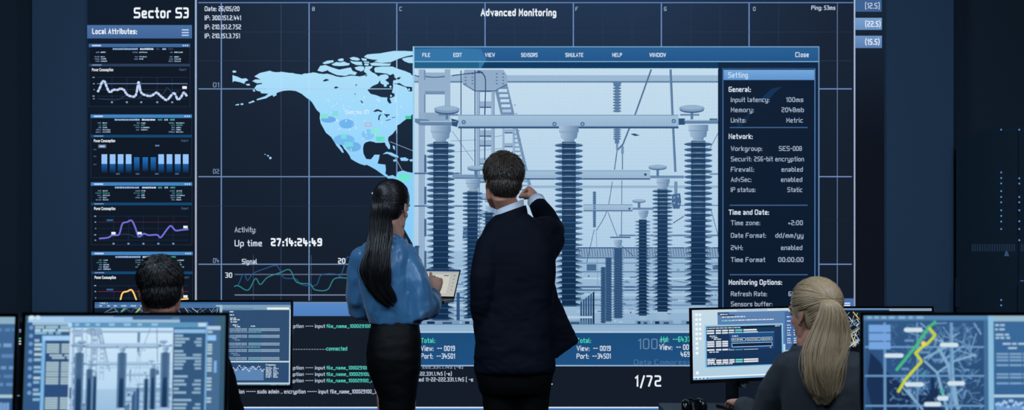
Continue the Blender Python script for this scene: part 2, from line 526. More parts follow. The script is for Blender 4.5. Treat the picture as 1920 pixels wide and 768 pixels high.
isl = [A_([(38, 325), (100, 345), (150, 368), (200, 362), (230, 385), (195, 400), (180, 428), (130, 410), (60, 395), (40, 410)]),
       A_([(35, 283), (50, 268), (80, 275), (85, 290), (50, 297)]), A_([(195, 432), (240, 428), (250, 448), (215, 450)]),
       A_([(280, 505), (300, 495), (312, 518), (290, 522)]), A_([(228, 655), (290, 628), (305, 645), (240, 664)]),
       A_([(70, 680), (115, 668), (118, 684), (80, 688)]), A_([(135, 665), (165, 662), (168, 682), (138, 682)]),
       A_([(518, 568), (560, 540), (570, 562), (532, 584)]),
       B_([(90, 250), (120, 198), (180, 188), (240, 212), (330, 240), (420, 222), (460, 215), (480, 255), (530, 270), (510, 300), (450, 292), (400, 308), (310, 300), (270, 285), (200, 250), (140, 265)]),
       B_([(145, 165), (200, 140), (265, 135), (270, 155), (215, 172), (165, 178)]), B_([(312, 130), (350, 115), (380, 118), (378, 142), (335, 148)]),
       B_([(245, 180), (300, 155), (340, 160), (385, 150), (420, 165), (450, 170), (440, 190), (380, 198), (330, 200), (270, 195)]),
       B_([(445, 110), (490, 98), (540, 108), (565, 130), (530, 140), (470, 132)]), B_([(450, 140), (490, 150), (580, 152), (590, 190), (520, 188), (470, 165)]),
       B_([(500, 215), (560, 200), (605, 205), (608, 240), (575, 260), (520, 240)]), B_([(575, 112), (630, 118), (640, 140), (590, 140)]),
       B_([(605, 95), (640, 72), (700, 65), (780, 60), (860, 45), (940, 32), (1060, 32), (1160, 38), (1160, 75), (1080, 90), (1000, 115), (940, 140), (900, 158), (800, 165), (720, 150), (760, 130), (700, 128), (640, 115)]),
       B_([(670, 170), (720, 160), (820, 170), (905, 172), (890, 196), (800, 198), (690, 195)]), B_([(600, 150), (660, 150), (665, 165), (610, 165)]), B_([(610, 172), (660, 172), (655, 195), (612, 192)]),
       B_([(620, 205), (700, 200), (690, 240), (700, 275), (740, 290), (690, 300), (630, 280), (605, 260)]),
       B_([(720, 215), (800, 205), (920, 205), (980, 230), (1060, 255), (1120, 280), (1135, 300), (1160, 320), (1160, 430), (1060, 425), (1000, 395), (930, 380), (880, 330), (870, 285), (790, 275), (730, 270), (720, 240)]),
       B_([(1025, 118), (1090, 102), (1160, 95), (1160, 168), (1100, 165), (1050, 145)]),
       C_([(705, 455), (740, 432), (790, 440), (850, 470), (860, 488), (800, 475), (750, 450)]), C_([(805, 508), (835, 505), (838, 522), (808, 526)]),
       C_([(870, 490), (920, 485), (955, 505), (940, 520), (880, 518)]), C_([(962, 505), (992, 503), (995, 522), (965, 524)]),
       C_([(800, 370), (820, 380), (822, 415), (805, 400)])]
for q in isl:
    p.poly(q, mc, L=3)
for x, y, r in ((507, 296, 2.2), (503, 292, 1.3), (497, 289, .9), (501, 291, .8), (699, 362, 2), (719, 345, 1.4)):
    p.ell(x, y, r, r, (170, 220, 250), L=3)
sea = [B_([(645, 465), (700, 420), (760, 395), (785, 355), (790, 390), (840, 410), (880, 400), (930, 410), (925, 455), (915, 495), (945, 505), (945, 535), (915, 550), (890, 555), (912, 610), (885, 615), (862, 580), (865, 548), (800, 545), (740, 522), (680, 508)]),
       B_([(840, 355), (880, 330), (870, 290), (895, 300), (930, 285), (960, 330), (1015, 320), (1000, 345), (930, 360), (925, 420), (890, 420), (880, 385)]),
       B_([(930, 395), (1000, 388), (1060, 425), (1140, 432), (1140, 480), (1100, 480), (1080, 440), (1000, 410)]),
       B_([(665, 240), (715, 205), (730, 215), (712, 245), (730, 275), (790, 290), (770, 318), (740, 290), (690, 265)]),
       B_([(470, 200), (505, 185), (500, 235), (545, 265), (520, 270), (470, 240)]), B_([(85, 275), (150, 265), (205, 245), (240, 290), (180, 278), (110, 285)]),
       B_([(515, 300), (590, 255), (610, 265), (545, 312)]),
       B_([(150, 362), (185, 340), (225, 355), (190, 366), (160, 372)]), B_([(272, 440), (295, 424), (330, 436), (290, 450)]),
       B_([(565, 585), (580, 582), (598, 610), (585, 612)]), B_([(512, 402), (528, 402), (522, 420), (514, 418)]), B_([(500, 510), (515, 500), (508, 522)]),
       C_([(612, 45), (640, 25), (665, 25), (705, 45), (690, 52), (660, 42), (630, 50)]), C_([(660, 120), (665, 85), (690, 68), (692, 76), (676, 95), (674, 128), (664, 130)]),
       C_([(712, 68), (740, 72), (772, 72), (770, 85), (755, 85), (745, 108), (735, 90)]), C_([(732, 130), (780, 118), (782, 124), (736, 136)]), C_([(790, 102), (828, 97), (828, 102), (795, 108)]),
       B_([(620, 305), (640, 290), (642, 302), (625, 318)])]
for q in sea:
    p.poly(q, SEA, L=4)
for x, y, rx, ry in ((842, 415, 18, 14), (900, 428, 12, 12), (962, 318, 20, 16), (830, 385, 36, 20), (905, 530, 10, 12), (1105, 460, 10, 14)):
    a, b = B_([(x, y)])[0]
    p.ell(a, b, rx / 5.91, ry / 5.91, (166, 220, 248), L=5)
# faint grid seen through the land, flight lines, cities
for x, y0, y1 in ((527, 134, 168), (579.5, 137, 178), (744, 99, 250)):
    p.rect(x - .6, y0, x + .6, y1, (186, 226, 250), L=6)
p.rect(500, 166, 735, 167.2, (176, 214, 240), L=6)
p.line(C_([(775, 335), (1000, 425)]), 1, (150, 170, 190), L=6); p.line(C_([(820, 480), (890, 605)]), 1, (150, 170, 190), L=6)
for i in range(150):
    x, y = random.uniform(600, 770), random.uniform(182, 300)
    if x < 610 + (y - 220) * .62 and y > 220:
        continue
    if y > 262 and x > 680 or y > 225 and x > 742:
        continue
    r = random.uniform(.4, 1.2)
    p.ell(x, y, r, r * random.uniform(1, 2.6), random.choice([(214, 240, 255), (196, 232, 255), (150, 214, 240), (224, 240, 244)]), L=6, n=8)
for x, y, rx, ry, c in ((650, 232, 14, 9, (112, 180, 238)), (616, 224, 14, 6, (108, 172, 232)), (645, 262, 20, 10, (118, 186, 240)), (690, 252, 12, 10, (130, 196, 245)), (663, 275, 14, 9, (112, 178, 232))):
    p.ell(x, y, rx, ry, c, L=5)
for x0, y0, x1, y1, c in ((601, 213, 616, 222, (130, 226, 216)), (695, 241, 712, 251, (140, 230, 222)), (705, 256, 721, 265, (96, 222, 196)), (760, 217, 771, 223, (60, 206, 160)), (746, 326, 769, 339, (110, 228, 206)), (640, 251, 650, 260, (120, 222, 222)), (646, 266, 662, 275, (118, 216, 224)), (622, 208, 634, 217, (130, 218, 228))):
    p.rect(x0, y0, x1, y1, c, L=6)
p.frame(684, 230, 697, 237, 1.2, (206, 150, 170), L=7)
p.text('Secto 01', 647, 692, 206, 213, (222, 238, 250), .01, L=8)
p.build('world_map', M_SCREEN, vw)

# --- sidebar with four reading panels
p = wp()
p.rect(163.5, 47, 360, 72, (74, 112, 164), (66, 102, 154), L=2)
p.text('Local Attributes:', 173, 257, 53.5, 63, WHITE, .042, L=5)
for y in (55, 60, 65):
    p.rect(341, y, 354, y + 2.2, ICE, L=5)
p.build('sidebar_header', M_SCREEN, vw)
random.seed(11)
def panel(x, y0, ysub, yend, blue):
    p = wp()
    w = 190
    hd = (62, 104, 158) if not blue else (66, 130, 190)
    p.rect(x, y0, x + w, y0 + 6.4, hd, L=2)
    p.rect(x, ysub, x + w, ysub + 5, (42, 62, 92) if not blue else (20, 70, 112), L=2)
    p.frame(x, y0, x + w, yend, 1, (30, 48, 72), L=1)
    p.rect(x + 1, y0 + 6.4, x + w - 1, yend - 1, (15, 24, 37), L=1)
    for k in range(3):
        p.rect(x + w - 14 + k * 4, y0 + 2, x + w - 11.5 + k * 4, y0 + 4.6, ICE, L=3)
    p.rect(x + 6, y0 + 2, x + 23, y0 + 4.8, ICE, L=3)
    p.rect(x + 6, ysub + 1.4, x + 24, ysub + 3.4, (120, 150, 190), L=3)
    yy = y0 + 10
    a = x + 45
    for ww, c in ((48, PALE), (27, (200, 218, 240)), (9, (70, 150, 150) if blue else (50, 66, 90)), (8, PALE), (10, (70, 160, 150) if blue else (50, 66, 90))):
        b = a
        while b < a + ww - 2:
            q = random.uniform(2, 5)
            p.rect(b, yy - 1.4 - random.uniform(0, .5), min(b + q, a + ww - 1), yy + 1.4, c, L=3)
            b += q + random.uniform(.3, .9)
        a += ww + 3
    for cxx, n in ((20, 5), (92, 4), (158, 5)):
        for r in range(n):
            y = yy + 6 + r * 4.2
            c1 = (110, 138, 176) if not (blue and r == 1) else (54, 130, 130)
            c2 = (182, 206, 236) if not (blue and r == 1) else (64, 160, 150)
            wl, wr = random.uniform(5, 12), random.uniform(6, 17)
            if r == 1 and not blue:
                continue
            for (s, e, c) in ((x + cxx - wl, x + cxx, c1), (x + cxx + 2.5, x + cxx + 2.5 + wr, c2)):
                b = s
                while b < e - .8:
                    q = random.uniform(1.6, 3.2)
                    jj = random.uniform(-.35, .35)
                    p.rect(b, y - 1.05 + jj, min(b + q, e), y + 1.05 + jj * .5, mixc(c, (20, 30, 44), random.uniform(0, .35)), L=3)
                    b += q + .45
    p.text('Power Consumption', x + 6, x + 46, ysub + 8.3, ysub + 13.4, WHITE, .04, L=4)
    p.text('Export', x + w - 20, x + w - 7, ysub + 8.5, ysub + 12.5, (86, 112, 150), L=4)
    return p
def chart_grid(p, x0, x1, ys, xs, c=(34, 50, 74)):
    for y in ys: p.rect(x0, y - .4, x1, y + .4, c, L=2)
    for x in xs: p.rect(x - .4, ys[0], x + .4, ys[-1], c, L=2)
    for i, y in enumerate(ys): p.rect(x0 - 8.5 + (i % 3), y - 1, x0 - 4.5, y + 1, (130, 160, 200), L=3)
    for x in xs: p.rect(x - 1.8, ys[-1] + 5, x + 1.8, ys[-1] + 8, (130, 160, 200), L=3)
# 1: white beaded trace
p = panel(166.5, 82, 119.5, 200, False)
chart_grid(p, 182, 352, [145, 157, 168, 180, 185], [210, 238, 265, 295, 323], (36, 54, 80))
p.rect(182, 156, 352, 157.6, (92, 122, 166), L=3)
q2 = lambda P: [(150 + a / 4.8, 60 + b / 4.8) for a, b in P]
tr = q2([(160, 540), (180, 500), (200, 450), (222, 445), (240, 490), (262, 535), (285, 535), (300, 520), (340, 520), (365, 510), (395, 520), (415, 550), (440, 572), (490, 580), (510, 545), (528, 450), (545, 530), (570, 560), (620, 575), (650, 570), (690, 545), (720, 570), (745, 590), (785, 610), (845, 550), (880, 605), (910, 585), (935, 545), (965, 580)])
pp = smooth_path(tr, 10)
seg = []
for i, a in enumerate(pp):
    seg.append(a)
    if len(seg) == 7:
        p.line(seg, 4.2, (196, 216, 246), L=5); seg = []
p.line(pp, 2.0, (120, 150, 200), L=4)
p.line(q2([(160, 600), (240, 605), (330, 610), (390, 585), (420, 560)]), 1, (52, 72, 104), L=3, sm=4)
p.line(q2([(520, 600), (600, 550), (740, 560), (785, 500), (830, 545), (890, 535)]), 1, (52, 72, 104), L=3, sm=4)
p.rect(342, 161.5, 350.5, 166.5, WHITE, L=5)
p.build('reading_panel', M_SCREEN, vw)
# 2: bars
p = panel(170, 214.5, 252.5, 333, True)
for i, x in enumerate((190.5, 206, 221, 236, 251.5, 267.5, 282.5, 297, 312.5, 328, 343)):
    lo = 4 <= i <= 6
    if lo:
        p.rect(x, 294.5, x + 10, 321, (32, 112, 190), (14, 34, 62), L=3)
    else:
        p.rect(x, 289, x + 10.6, 307, (148, 196, 250), L=3)
        p.rect(x, 307, x + 10.6, 324, (26, 92, 160), (13, 30, 52), L=3)
p.frame(184.5, 271, 199, 277, .8, (120, 150, 190), L=3); p.rect(186.5, 272.6, 197, 275.4, (186, 206, 232), L=4)
for y in (280, 293, 308): p.rect(175, y - 1, 181, y + 1, (60, 84, 116), L=3)
for x in (221, 258, 294, 332): p.rect(x - 3.5, 324.5, x + 3.5, 327, (76, 104, 142), L=3)
p.rect(291, 271.5, 299, 274, (110, 136, 170), L=3)
p.build('reading_panel', M_SCREEN, vw)
# 3, 4: line traces
q4 = lambda P, dy=0: [(150 + a * 220 / 768, 370 + b * 220 / 768 + dy) for a, b in P]
TRACE = [(125, 268), (185, 262), (210, 246), (235, 246), (258, 238), (278, 172), (310, 160), (338, 150), (360, 190), (380, 248), (395, 254), (418, 236), (450, 246), (505, 244), (528, 262), (565, 215), (595, 185), (625, 215), (665, 212), (710, 208)]
for k, (y0, ys, ye, dy, col) in enumerate(((341.5, 379.5, 459, 0, (116, 112, 216)), (471.5, 508.5, 588, 130, (248, 182, 70)))):
    p = panel(170.5 + k, y0, ys, ye, True)
    chart_grid(p, 185, 353, [405 + dy, 416 + dy, 428 + dy, 440 + dy, 450 + dy], [213, 241, 269, 297, 325], (28, 46, 74))
    p.rect(185, 415.5 + dy, 353, 416.5 + dy, (84, 36, 70) if not k else (124, 30, 76), L=3)
    p.line(q4([(180, 262), (300, 238), (380, 262), (430, 236)], dy), 1, (36, 70, 96), L=3, sm=5)
    p.line(q4(TRACE, dy), 3.0, col, L=4, sm=4)
    if k:
        p.line(q4(TRACE, dy), 1.4, (255, 232, 150), L=5, sm=4)
    p.rect(200, 411 + dy, 212, 414 + dy, (36, 108, 160), L=4)
    for x, y in ((209, 434.5), (258, 434.5), (344, 423)):
        p.rect(x, y + dy, x + 8, y + 4.6 + dy, WHITE, L=6)
    p.build('reading_panel', M_SCREEN, vw)

# --- terminal
p = wp()
p.rect(372, 567, 775, 592, (86, 136, 200), (78, 126, 190), L=3)
p.rect(372, 565.5, 775, 567.5, (120, 140, 160), L=4)
p.rect(372, 592, 775, 760, (21, 29, 40), L=2)
for y, g in ((611, 'file_name_1000291000'), (689, 'file_name_100029100_0'), (701, 'file_name_100029100_1'), (713, 'file_name_100029100_2')):
    p.text('encryption ---- input', 528, 609.5, y - 3.6, y + 2.6, (188, 206, 230), .012, L=4)
    p.text(g, 612, 700, y - 3.6, y + 2.6, TEAL, .012, L=4)
for x in range(549, 610, 5):
    p.rect(x, 653.6, x + 3.4, 655, (130, 148, 172), L=4)
p.text('connected', 612, 651, 649, 656, TEAL, .015, L=4)
p.text('encryption ----- sudo admin .. encryption ----- input file_name_100029100_3', 418, 706, 729.5, 736.5, (206, 220, 240), .01, L=4)
p.rect(372, 762, 1536, 764.6, (214, 226, 240), L=4)
p.rect(372, 764.6, 1536, 800, (62, 110, 176), (52, 96, 160), L=3)
p.build('terminal', M_SCREEN, vw)
p = wp()
p.text('222.331.1.145 [-e]', 792, 868, 684, 690, (150, 170, 200), .008, L=4)
p.text('222.331.1.145 [-e]', 783, 847, 696.5, 703, (206, 220, 240), .01, L=4)
p.text('opened 11-22-222.331.1.145 [ -e', 766, 887, 707, 714, (206, 220, 240), .01, L=4)
p.build('address_lines', M_SCREEN, vw)
# ---------------------------------------------------------------- a picture of a substation, shown on two displays
SUB_HEAVY = False
K0, K1, K2, K3, K4, K5 = (18, 48, 82), (46, 84, 126), (92, 130, 170), (142, 176, 210), (176, 208, 234), (200, 230, 250)
def insulator(p, cx, y0, y1, hw, core, pitch, L, dark=K0, rim=(150, 182, 214), flat0=.44):
    p.rect(cx - core, y0 - pitch * .6, cx + core, y1 + pitch * .3, mixc(dark, K1, .15), L=L)
    if SUB_HEAVY: p.rect(cx - hw * .95, y0 - pitch * .3, cx + hw * .95, y1 + pitch * .3, (92, 130, 168), L=L + .1)
    y = y0
    n = max(int(round((y1 - y0) / pitch)), 1)
    for i in range(n + 1):
        y = y0 + i * (y1 - y0) / n
        t = min(max((y - 380) / 150, 0), 1)          # from seen-from-below to edge-on
        ry = pitch * (flat0 - .12 * t)
        fill = mixc((74, 116, 160), dark, .22 + .4 * t)
        p.ell(cx, y, hw, ry * (1 - .55 * t), rim, L=L + .2, n=22)
        p.ell(cx, y + pitch * .07, hw * .97, ry * (.86 - .4 * t), fill, L=L + .4, n=22)
        p.rect(cx - core, y - ry * .7, cx + core, y + ry * .8, mixc(dark, fill, .3 * (1 - t)), L=L + .6)
        if t > .2:
            k = pitch * .46 * t
            p.poly([(cx - core * 1.1, y - k), (cx + core * 1.1, y - k), (cx + hw * .97, y), (cx - hw * .97, y)], mixc(dark, K1, .3), L=L + .5)
            p.rect(cx - hw, y - .3, cx + hw, y + .8, mixc(rim, K2, .3) if hw > 12 else K3, L=L + .55)
            p.rect(cx - core * 1.15, y - .3, cx + core * 1.15, y + .7, (66, 104, 146), L=L + .7)
            p.rect(cx - core, y - pitch * .5, cx + core, y + pitch * .5, mixc(dark, fill, .3 * (1 - t)), L=L + .6)

def cap_(p, cx, y0, y1, hw, L):
    p.poly([(cx - hw, y0), (cx + hw, y0), (cx + hw, y0 + (y1 - y0) * .35), (cx + hw * .9, y0 + (y1 - y0) * .4), (cx + hw * .82, y0 + (y1 - y0) * .75),
            (cx + hw * .55, y0 + (y1 - y0) * .85), (cx + hw * .55, y1), (cx - hw * .55, y1), (cx - hw * .55, y0 + (y1 - y0) * .85), (cx - hw * .82, y0 + (y1 - y0) * .75), (cx - hw * .9, y0 + (y1 - y0) * .4), (cx - hw, y0 + (y1 - y0) * .35)],
           lambda u, v: mixc((190, 214, 236), (104, 140, 178), (u - cx + hw) / hw / 2 + .15), L=L)
    p.rect(cx - hw, y0 + (y1 - y0) * .36, cx + hw, y0 + (y1 - y0) * .4, (112, 146, 184), L=L + .1)

def mushroom(p, cx, cy, rx, ry, stem, L):
    p.rect(cx - 2.5, cy, cx + 2.5, stem, K2, L=L)
    p.ell(cx, cy + ry * .25, rx * .96, ry * .8, (64, 98, 140), L=L + .1)
    p.ell(cx, cy - ry * .12, rx, ry * .82, (134, 166, 200), L=L + .2)
    p.ell(cx, cy - ry * .35, rx * .86, ry * .5, (158, 188, 216), L=L + .3)

def beam(p, x0, x1, y0, y1, L, c=(172, 202, 228)):
    p.rect(x0, y0, x1, y1, c, mixc(c, K3, .5), L=L)
    p.rect(x0, y0 - .8, x1, y0 + .8, (128, 162, 196), L=L + .1)
    p.rect(x0, y1, x1, y1 + (y1 - y0) * .18, (56, 92, 134), L=L + .1)

def substation(p):
    p.rect(777, 129, 1346, 470, (206, 232, 250), (184, 216, 242), L=0)
    p.rect(777, 470, 1346, 621, (166, 200, 228), (150, 186, 218), L=0)
    G, GS, GD = (156, 184, 214), (118, 150, 186), (70, 104, 146)
    # far buildings
    p.rect(1080, 464, 1346, 481, (146, 178, 208), L=.4)
    for i in range(54):
        x = 1084 + i * 4.9
        p.poly([(x, 465), (x + 1.8, 465), (x + 4, 481), (x + 2.2, 481)], (96, 130, 166), L=.5)
    p.rect(1080, 463, 1346, 465.4, GD, L=.6); p.rect(1080, 481.5, 1346, 484, (84, 118, 158), L=.6)
    for y, h, c in ((492, 2, GS), (508, 2, (92, 126, 164)), (520, 3, (190, 216, 238)), (536, 3, (66, 102, 144)), (542, 3, (84, 120, 160)), (550, 4, (182, 210, 234)), (560, 3, GS), (570, 3, (120, 152, 188)), (580, 6, (172, 202, 228))):
        p.rect(1080, y, 1346, y + h, c, L=.6); p.rect(777, y + 20, 900, y + 20 + h, c, L=.6)
    p.rect(1100, 495, 1118, 507, (76, 112, 152), L=.7); p.rect(1336, 496, 1346, 505, (76, 112, 152), L=.7)
    random.seed(5)
    for i in range(170):
        x = random.choice((random.uniform(1082, 1346), random.uniform(778, 900)))
        y, w = random.uniform(490, 605), random.uniform(2, 14)
        p.rect(x, y, min(x + w, 1346), y + random.uniform(1, 4), random.choice([K2, K3, K4, (120, 154, 190), K1]), L=.8)
    # gantry on the left and its braces
    p.rect(777, 141, 1346, 152, (164, 194, 222), L=.9); p.rect(777, 152, 1346, 155, (100, 134, 172), L=.9)
    p.rect(785, 130, 797, 600, G, L=1); p.rect(834, 130, 844.5, 225, G, L=1)
    p.rect(785, 136, 844, 171, G, L=1); p.rect(797, 171, 834, 177, GS, L=1); p.rect(795, 132, 798, 150, GS, L=1.1)
    p.rect(785, 211, 844, 232, (146, 176, 206), L=1); p.rect(795, 177, 798, 211, GS, L=1.1)
    for y in (290, 350, 410, 470, 530):
        p.rect(795.5, y, 799.5, y + 33, GD, L=1.1)
    p.line([(777, 141), (786, 144)], 2, GD, L=1.2); p.line([(798, 143.5), (815, 145), (834, 143.5)], 2, GD, L=1.2, sm=4)
    p.line([(847, 142), (870, 139), (898, 136), (906, 136)], 2, (52, 86, 128), L=1.6, sm=4)
    p.line([(903, 136), (909, 144), (910.5, 160), (909, 216)], 2.2, (52, 86, 128), L=1.9, sm=5)
    p.ell(898.5, 135, 4, 2.6, K1, L=2)
    for x in (864.5, 890.5):
        p.rect(x - .9, 132, x + .9, 330, (52, 86, 128), L=1.7)
    p.rect(908, 241, 910, 300, K1, L=1.7)
    # mast with the big gusset
    for a, b in ((893, 899), (921, 926.5)):
        p.rect(a, 168, b, 600, G, L=1.2)
        p.rect(b - .5, 168, b + .9, 600, GS, L=1.3)
    for y in (170, 200, 254, 272, 306, 340, 372, 404, 438, 470, 504):
        p.rect(893, y - 10, 926, y, G, L=1.25); p.rect(899, y, 921, y + 2.4, GD, L=1.3)
    p.poly([(866, 150), (871, 131), (944, 131), (951, 142), (951, 157), (928, 170), (890, 170), (868, 156)], (152, 180, 210), L=1.5)
    p.line([(868, 157), (890, 170.5), (928, 170.5), (950, 158)], 1.8, GD, L=1.6)
    for x in (873, 886, 931.5, 943.5):
        for y in (138.5, 145, 151, 157):
            p.rect(x - 1.6, y - .9, x + 1.6, y + .9, GD, L=1.6)
    p.poly([(928, 170), (951, 157), (965, 215), (939, 215)], (120, 150, 186), L=1.3)
    for i in range(5):
        y = 167 + i * 9.5; x = 934.5 + i * 1.9
        p.rect(x, y, x + 16.5, y + 5.5, K5 if i < 4 else K4, L=1.4)
    for a, b in ((942, 946), (961, 966)):
        p.rect(a, 240, b, 420, G, L=1.2)
    for i in range(6):
        p.rect(942, 242 + i * 26, 966, 248 + i * 26, G, L=1.25); p.rect(946, 248 + i * 26, 961, 250 + i * 26, GD, L=1.3)
    p.poly([(966, 241), (971, 241), (1002, 372), (996, 372)], GS, L=1.2)
    for i in range(14):
        p.rect(962 + i * .8, 250 + i * 8, 971 + i * 2.1, 253 + i * 8, (132, 164, 198), L=1.25)
    for i in range(10):
        p.rect(964 + i * 2.4, 196 + i * 16, 967 + i * 2.4, 198 + i * 16, GS, L=1.1)
    p.line([(846, 264), (892, 262), (942, 254)], .9, GS, L=1.1); p.line([(846, 285), (892, 282), (942, 278)], .9, GS, L=1.1)
    p.line([(848, 246), (888, 302)], 1.1, GS, L=1.1)
    # conductors
    p.line([(1221, 130), (1191, 214), (1178, 245), (1168, 270), (1158, 281)], 3, (84, 118, 158), L=1.6)
    p.line([(1257, 130), (1260, 200), (1266, 322)], 4.4, (104, 138, 176), L=1.6); p.line([(1258.6, 130), (1261.6, 200), (1267.6, 322)], 1.2, GD, L=1.7)
    p.line([(1157, 282), (1152, 318)], 1.8, GD, L=1.6); p.line([(1167, 270), (1167, 318)], 1.6, GD, L=1.6); p.rect(1164.5, 274, 1169.5, 288, GS, L=1.7)
    p.line([(1148, 340), (1138, 395), (1118, 432)], 1.3, GD, L=1.6, sm=4); p.line([(1166, 338), (1165, 445)], 1.4, GD, L=1.6)
    p.line([(1140, 398), (1158, 445)], 1.2, GD, L=1.6); p.line([(1114, 430), (1100, 492)], 1.2, GD, L=1.6); p.line([(1118, 430), (1121, 540)], .9, GS, L=1.6)
    p.line([(1346, 250), (1330, 280)], 1.2, GD, L=1.6); p.line([(1332, 390), (1346, 440)], 1.2, GD, L=1.6); p.line([(1262, 418), (1282, 405)], 1.6, K1, L=1.6)
    p.line([(1165, 460), (1188, 480)], 1.4, GD, L=1.6, sm=2); p.line([(1262, 526), (1290, 530)], 1.2, GD, L=1.6)
    p.poly([(1182, 251), (1190, 250), (1200, 254), (1190, 255)], K1, L=1.6)
    insulator(p, 1157, 160, 208, 8, 4, 5.2, 1.6, (96, 130, 168), (150, 182, 212)); p.poly([(1148, 154), (1166, 154), (1160, 164), (1154, 164)], K2, L=1.9)
    insulator(p, 1157, 243, 260, 7.5, 4, 4.6, 1.6, (96, 130, 168), (150, 182, 212)); p.rect(1152.5, 262, 1161, 269, K2, L=2.4); p.rect(1155, 269, 1159, 282, GS, L=2.4)
    insulator(p, 1114.5, 361, 424, 3.6, 2, 3.8, 1.6, (84, 118, 158), K2)
    # rails behind
    for y, x0, x1, w, c in ((386, 777, 900, 2.4, GD), (325, 777, 862, 3, (78, 112, 152)), (350, 985, 1346, 5, (160, 190, 218)), (441, 1160, 1346, 3, (98, 132, 170)), (385, 1245, 1346, 2, GS), (326, 1330, 1346, 3, GS)):
        p.rect(x0, y - w / 2, x1, y + w / 2, c, L=1.5)
    # third, second, first row
    beam(p, 1094, 1186, 383.5, 394, 2)
    beam(p, 925, 1219, 320, 334, 2.5)
    p.rect(1219, 329, 1282, 334, (110, 144, 182), L=2.5); p.rect(1186, 389, 1226, 393, (110, 144, 182), L=2.1)
    p.rect(848, 327, 925, 333, (126, 158, 194), L=2.5); p.rect(848, 333, 925, 335, GD, L=2.6)
    p.ell(1210, 327, 2.6, 2.6, K1, L=2.8); p.ell(1180, 391, 2, 2, K1, L=2.8)
    # far small insulators
    for cx, y0, y1, hw in ((1131, 503, 603, 6), (1141, 486, 600, 8), (1159, 468, 594, 11.5)):
        insulator(p, cx, y0, y1, hw, hw * .62, 4.7, 2.2, (48, 84, 124), (186, 212, 236))
    cap_(p, 1158.5, 449, 464, 8, 2.6); p.rect(1144, 443.5, 1182, 446, GD, L=2.6)
    insulator(p, 781, 466, 520, 6, 4, 4.8, 1.4, K1, K3); p.ell(782, 462, 5, 2, K1, L=1.6)
    insulator(p, 1205, 415, 588, 15, 7.2, 6.4, 3); cap_(p, 1206, 394, 410, 9.5, 3.4); mushroom(p, 1198, 376.5, 13, 3.6, 390, 3.5)
    insulator(p, 917, 400, 590, 13, 7, 6.4, 2.8); cap_(p, 920, 385, 398, 10, 3.4); mushroom(p, 921, 376, 12, 3.4, 390, 3.4)
    insulator(p, 1242, 358, 580, 19.5, 9.3, 7.7, 4); cap_(p, 1243, 335, 354, 12.5, 4.4); mushroom(p, 1233, 313.5, 17.5, 5, 330, 4.5)
    insulator(p, 886, 362, 592, 19.5, 9.5, 8, 4); cap_(p, 887, 336, 356, 14, 4.4); mushroom(p, 893, 315, 17, 5.4, 332, 4.5)
    p.poly([(1260, 364), (1275, 362), (1277, 378), (1274, 391), (1262, 391), (1259, 376)], (74, 110, 150), L=4.2); p.rect(1264, 340, 1270, 364, GS, L=4.2)
    for a, b in ((1264, 370), (1271, 368), (1264, 380), (1272, 382)): p.ell(a, b, 1.8, 1.8, K3, L=4.3)
    p.poly([(869, 426), (878, 428), (879, 446), (867, 447)], (70, 106, 148), L=3.8)
    beam(p, 859, 1272, 216, 237, 5)
    for x, y in ((869.5, 229), (1039.5, 232.5), (1092, 232.5), (1263, 227)):
        p.ell(x, y, 4, 4, GD, L=5.4); p.ell(x, y, 2.2, 2.2, K3, L=5.5)
    p.poly([(778, 222), (803, 224), (806, 227), (858, 228), (858, 236), (788, 235), (778, 229)], (104, 138, 176), L=5.2); p.rect(788, 227, 856, 229, (168, 196, 222), L=5.3)
    p.rect(822, 213.5, 859, 217, (112, 146, 184), L=5.3); p.poly([(846, 222), (860, 226), (857, 238), (848, 236)], K1, L=5.3)
    p.rect(1272, 222, 1284, 234, K1, L=5.2); p.rect(1283, 225, 1346, 232, (104, 138, 176), L=5.2); p.rect(1275, 213.5, 1311, 217, (112, 146, 184), L=5.3)
    p.rect(1330, 222, 1345, 226, (80, 114, 154), L=5.3); p.rect(1283, 225, 1346, 226.5, (166, 194, 220), L=5.3)
    insulator(p, 826.5, 272, 598, 27, 14, 10.35, 6); cap_(p, 826.5, 236, 266, 19, 6.8); mushroom(p, 838, 206, 24, 8.4, 224, 6.8)
    insulator(p, 1066.5, 272, 572, 27, 13, 10.35, 6); cap_(p, 1066.5, 236, 266, 18.5, 6.8)
    insulator(p, 1309, 270, 566, 27, 13.5, 10.35, 6); cap_(p, 1309, 234, 263, 18.5, 6.8); mushroom(p, 1297, 204, 24, 7.6, 224, 6.8)
    # feet and plinths
    for cx, w, y in ((1309, 32, 572), (1242, 20, 585), (1205, 14, 592), (1066, 34, 574), (826, 36, 600), (886, 20, 598)):
        p.rect(cx - w * .45, y, cx + w * .45, 607, (160, 192, 220), L=7); p.rect(cx - w, 600, cx + w, 607, (128, 162, 196), L=7.1)
        p.rect(cx - w * .7, 602, cx - w * .3, 606.5, K0, L=7.2); p.rect(cx + w * .1, 603, cx + w * .6, 606.5, K1, L=7.2)
    for i in range(6):
        x = 1088 + i * 4.6
        p.poly([(x, 566 - i * 3.6), (x + 3.4, 563 - i * 3.6), (x + 3.4, 607), (x, 607)], (50, 86, 128) if i != 5 else K0, L=7.1)
    p.rect(1056, 592, 1111, 596, (192, 216, 238), L=7.3)
    p.rect(856, 548, 862, 604, (52, 88, 130), L=3)
    p.rect(777, 607, 1346, 621.5, (150, 184, 214), (160, 194, 222), L=8); p.rect(777, 606.5, 1346, 608, (96, 130, 168), L=8.1)

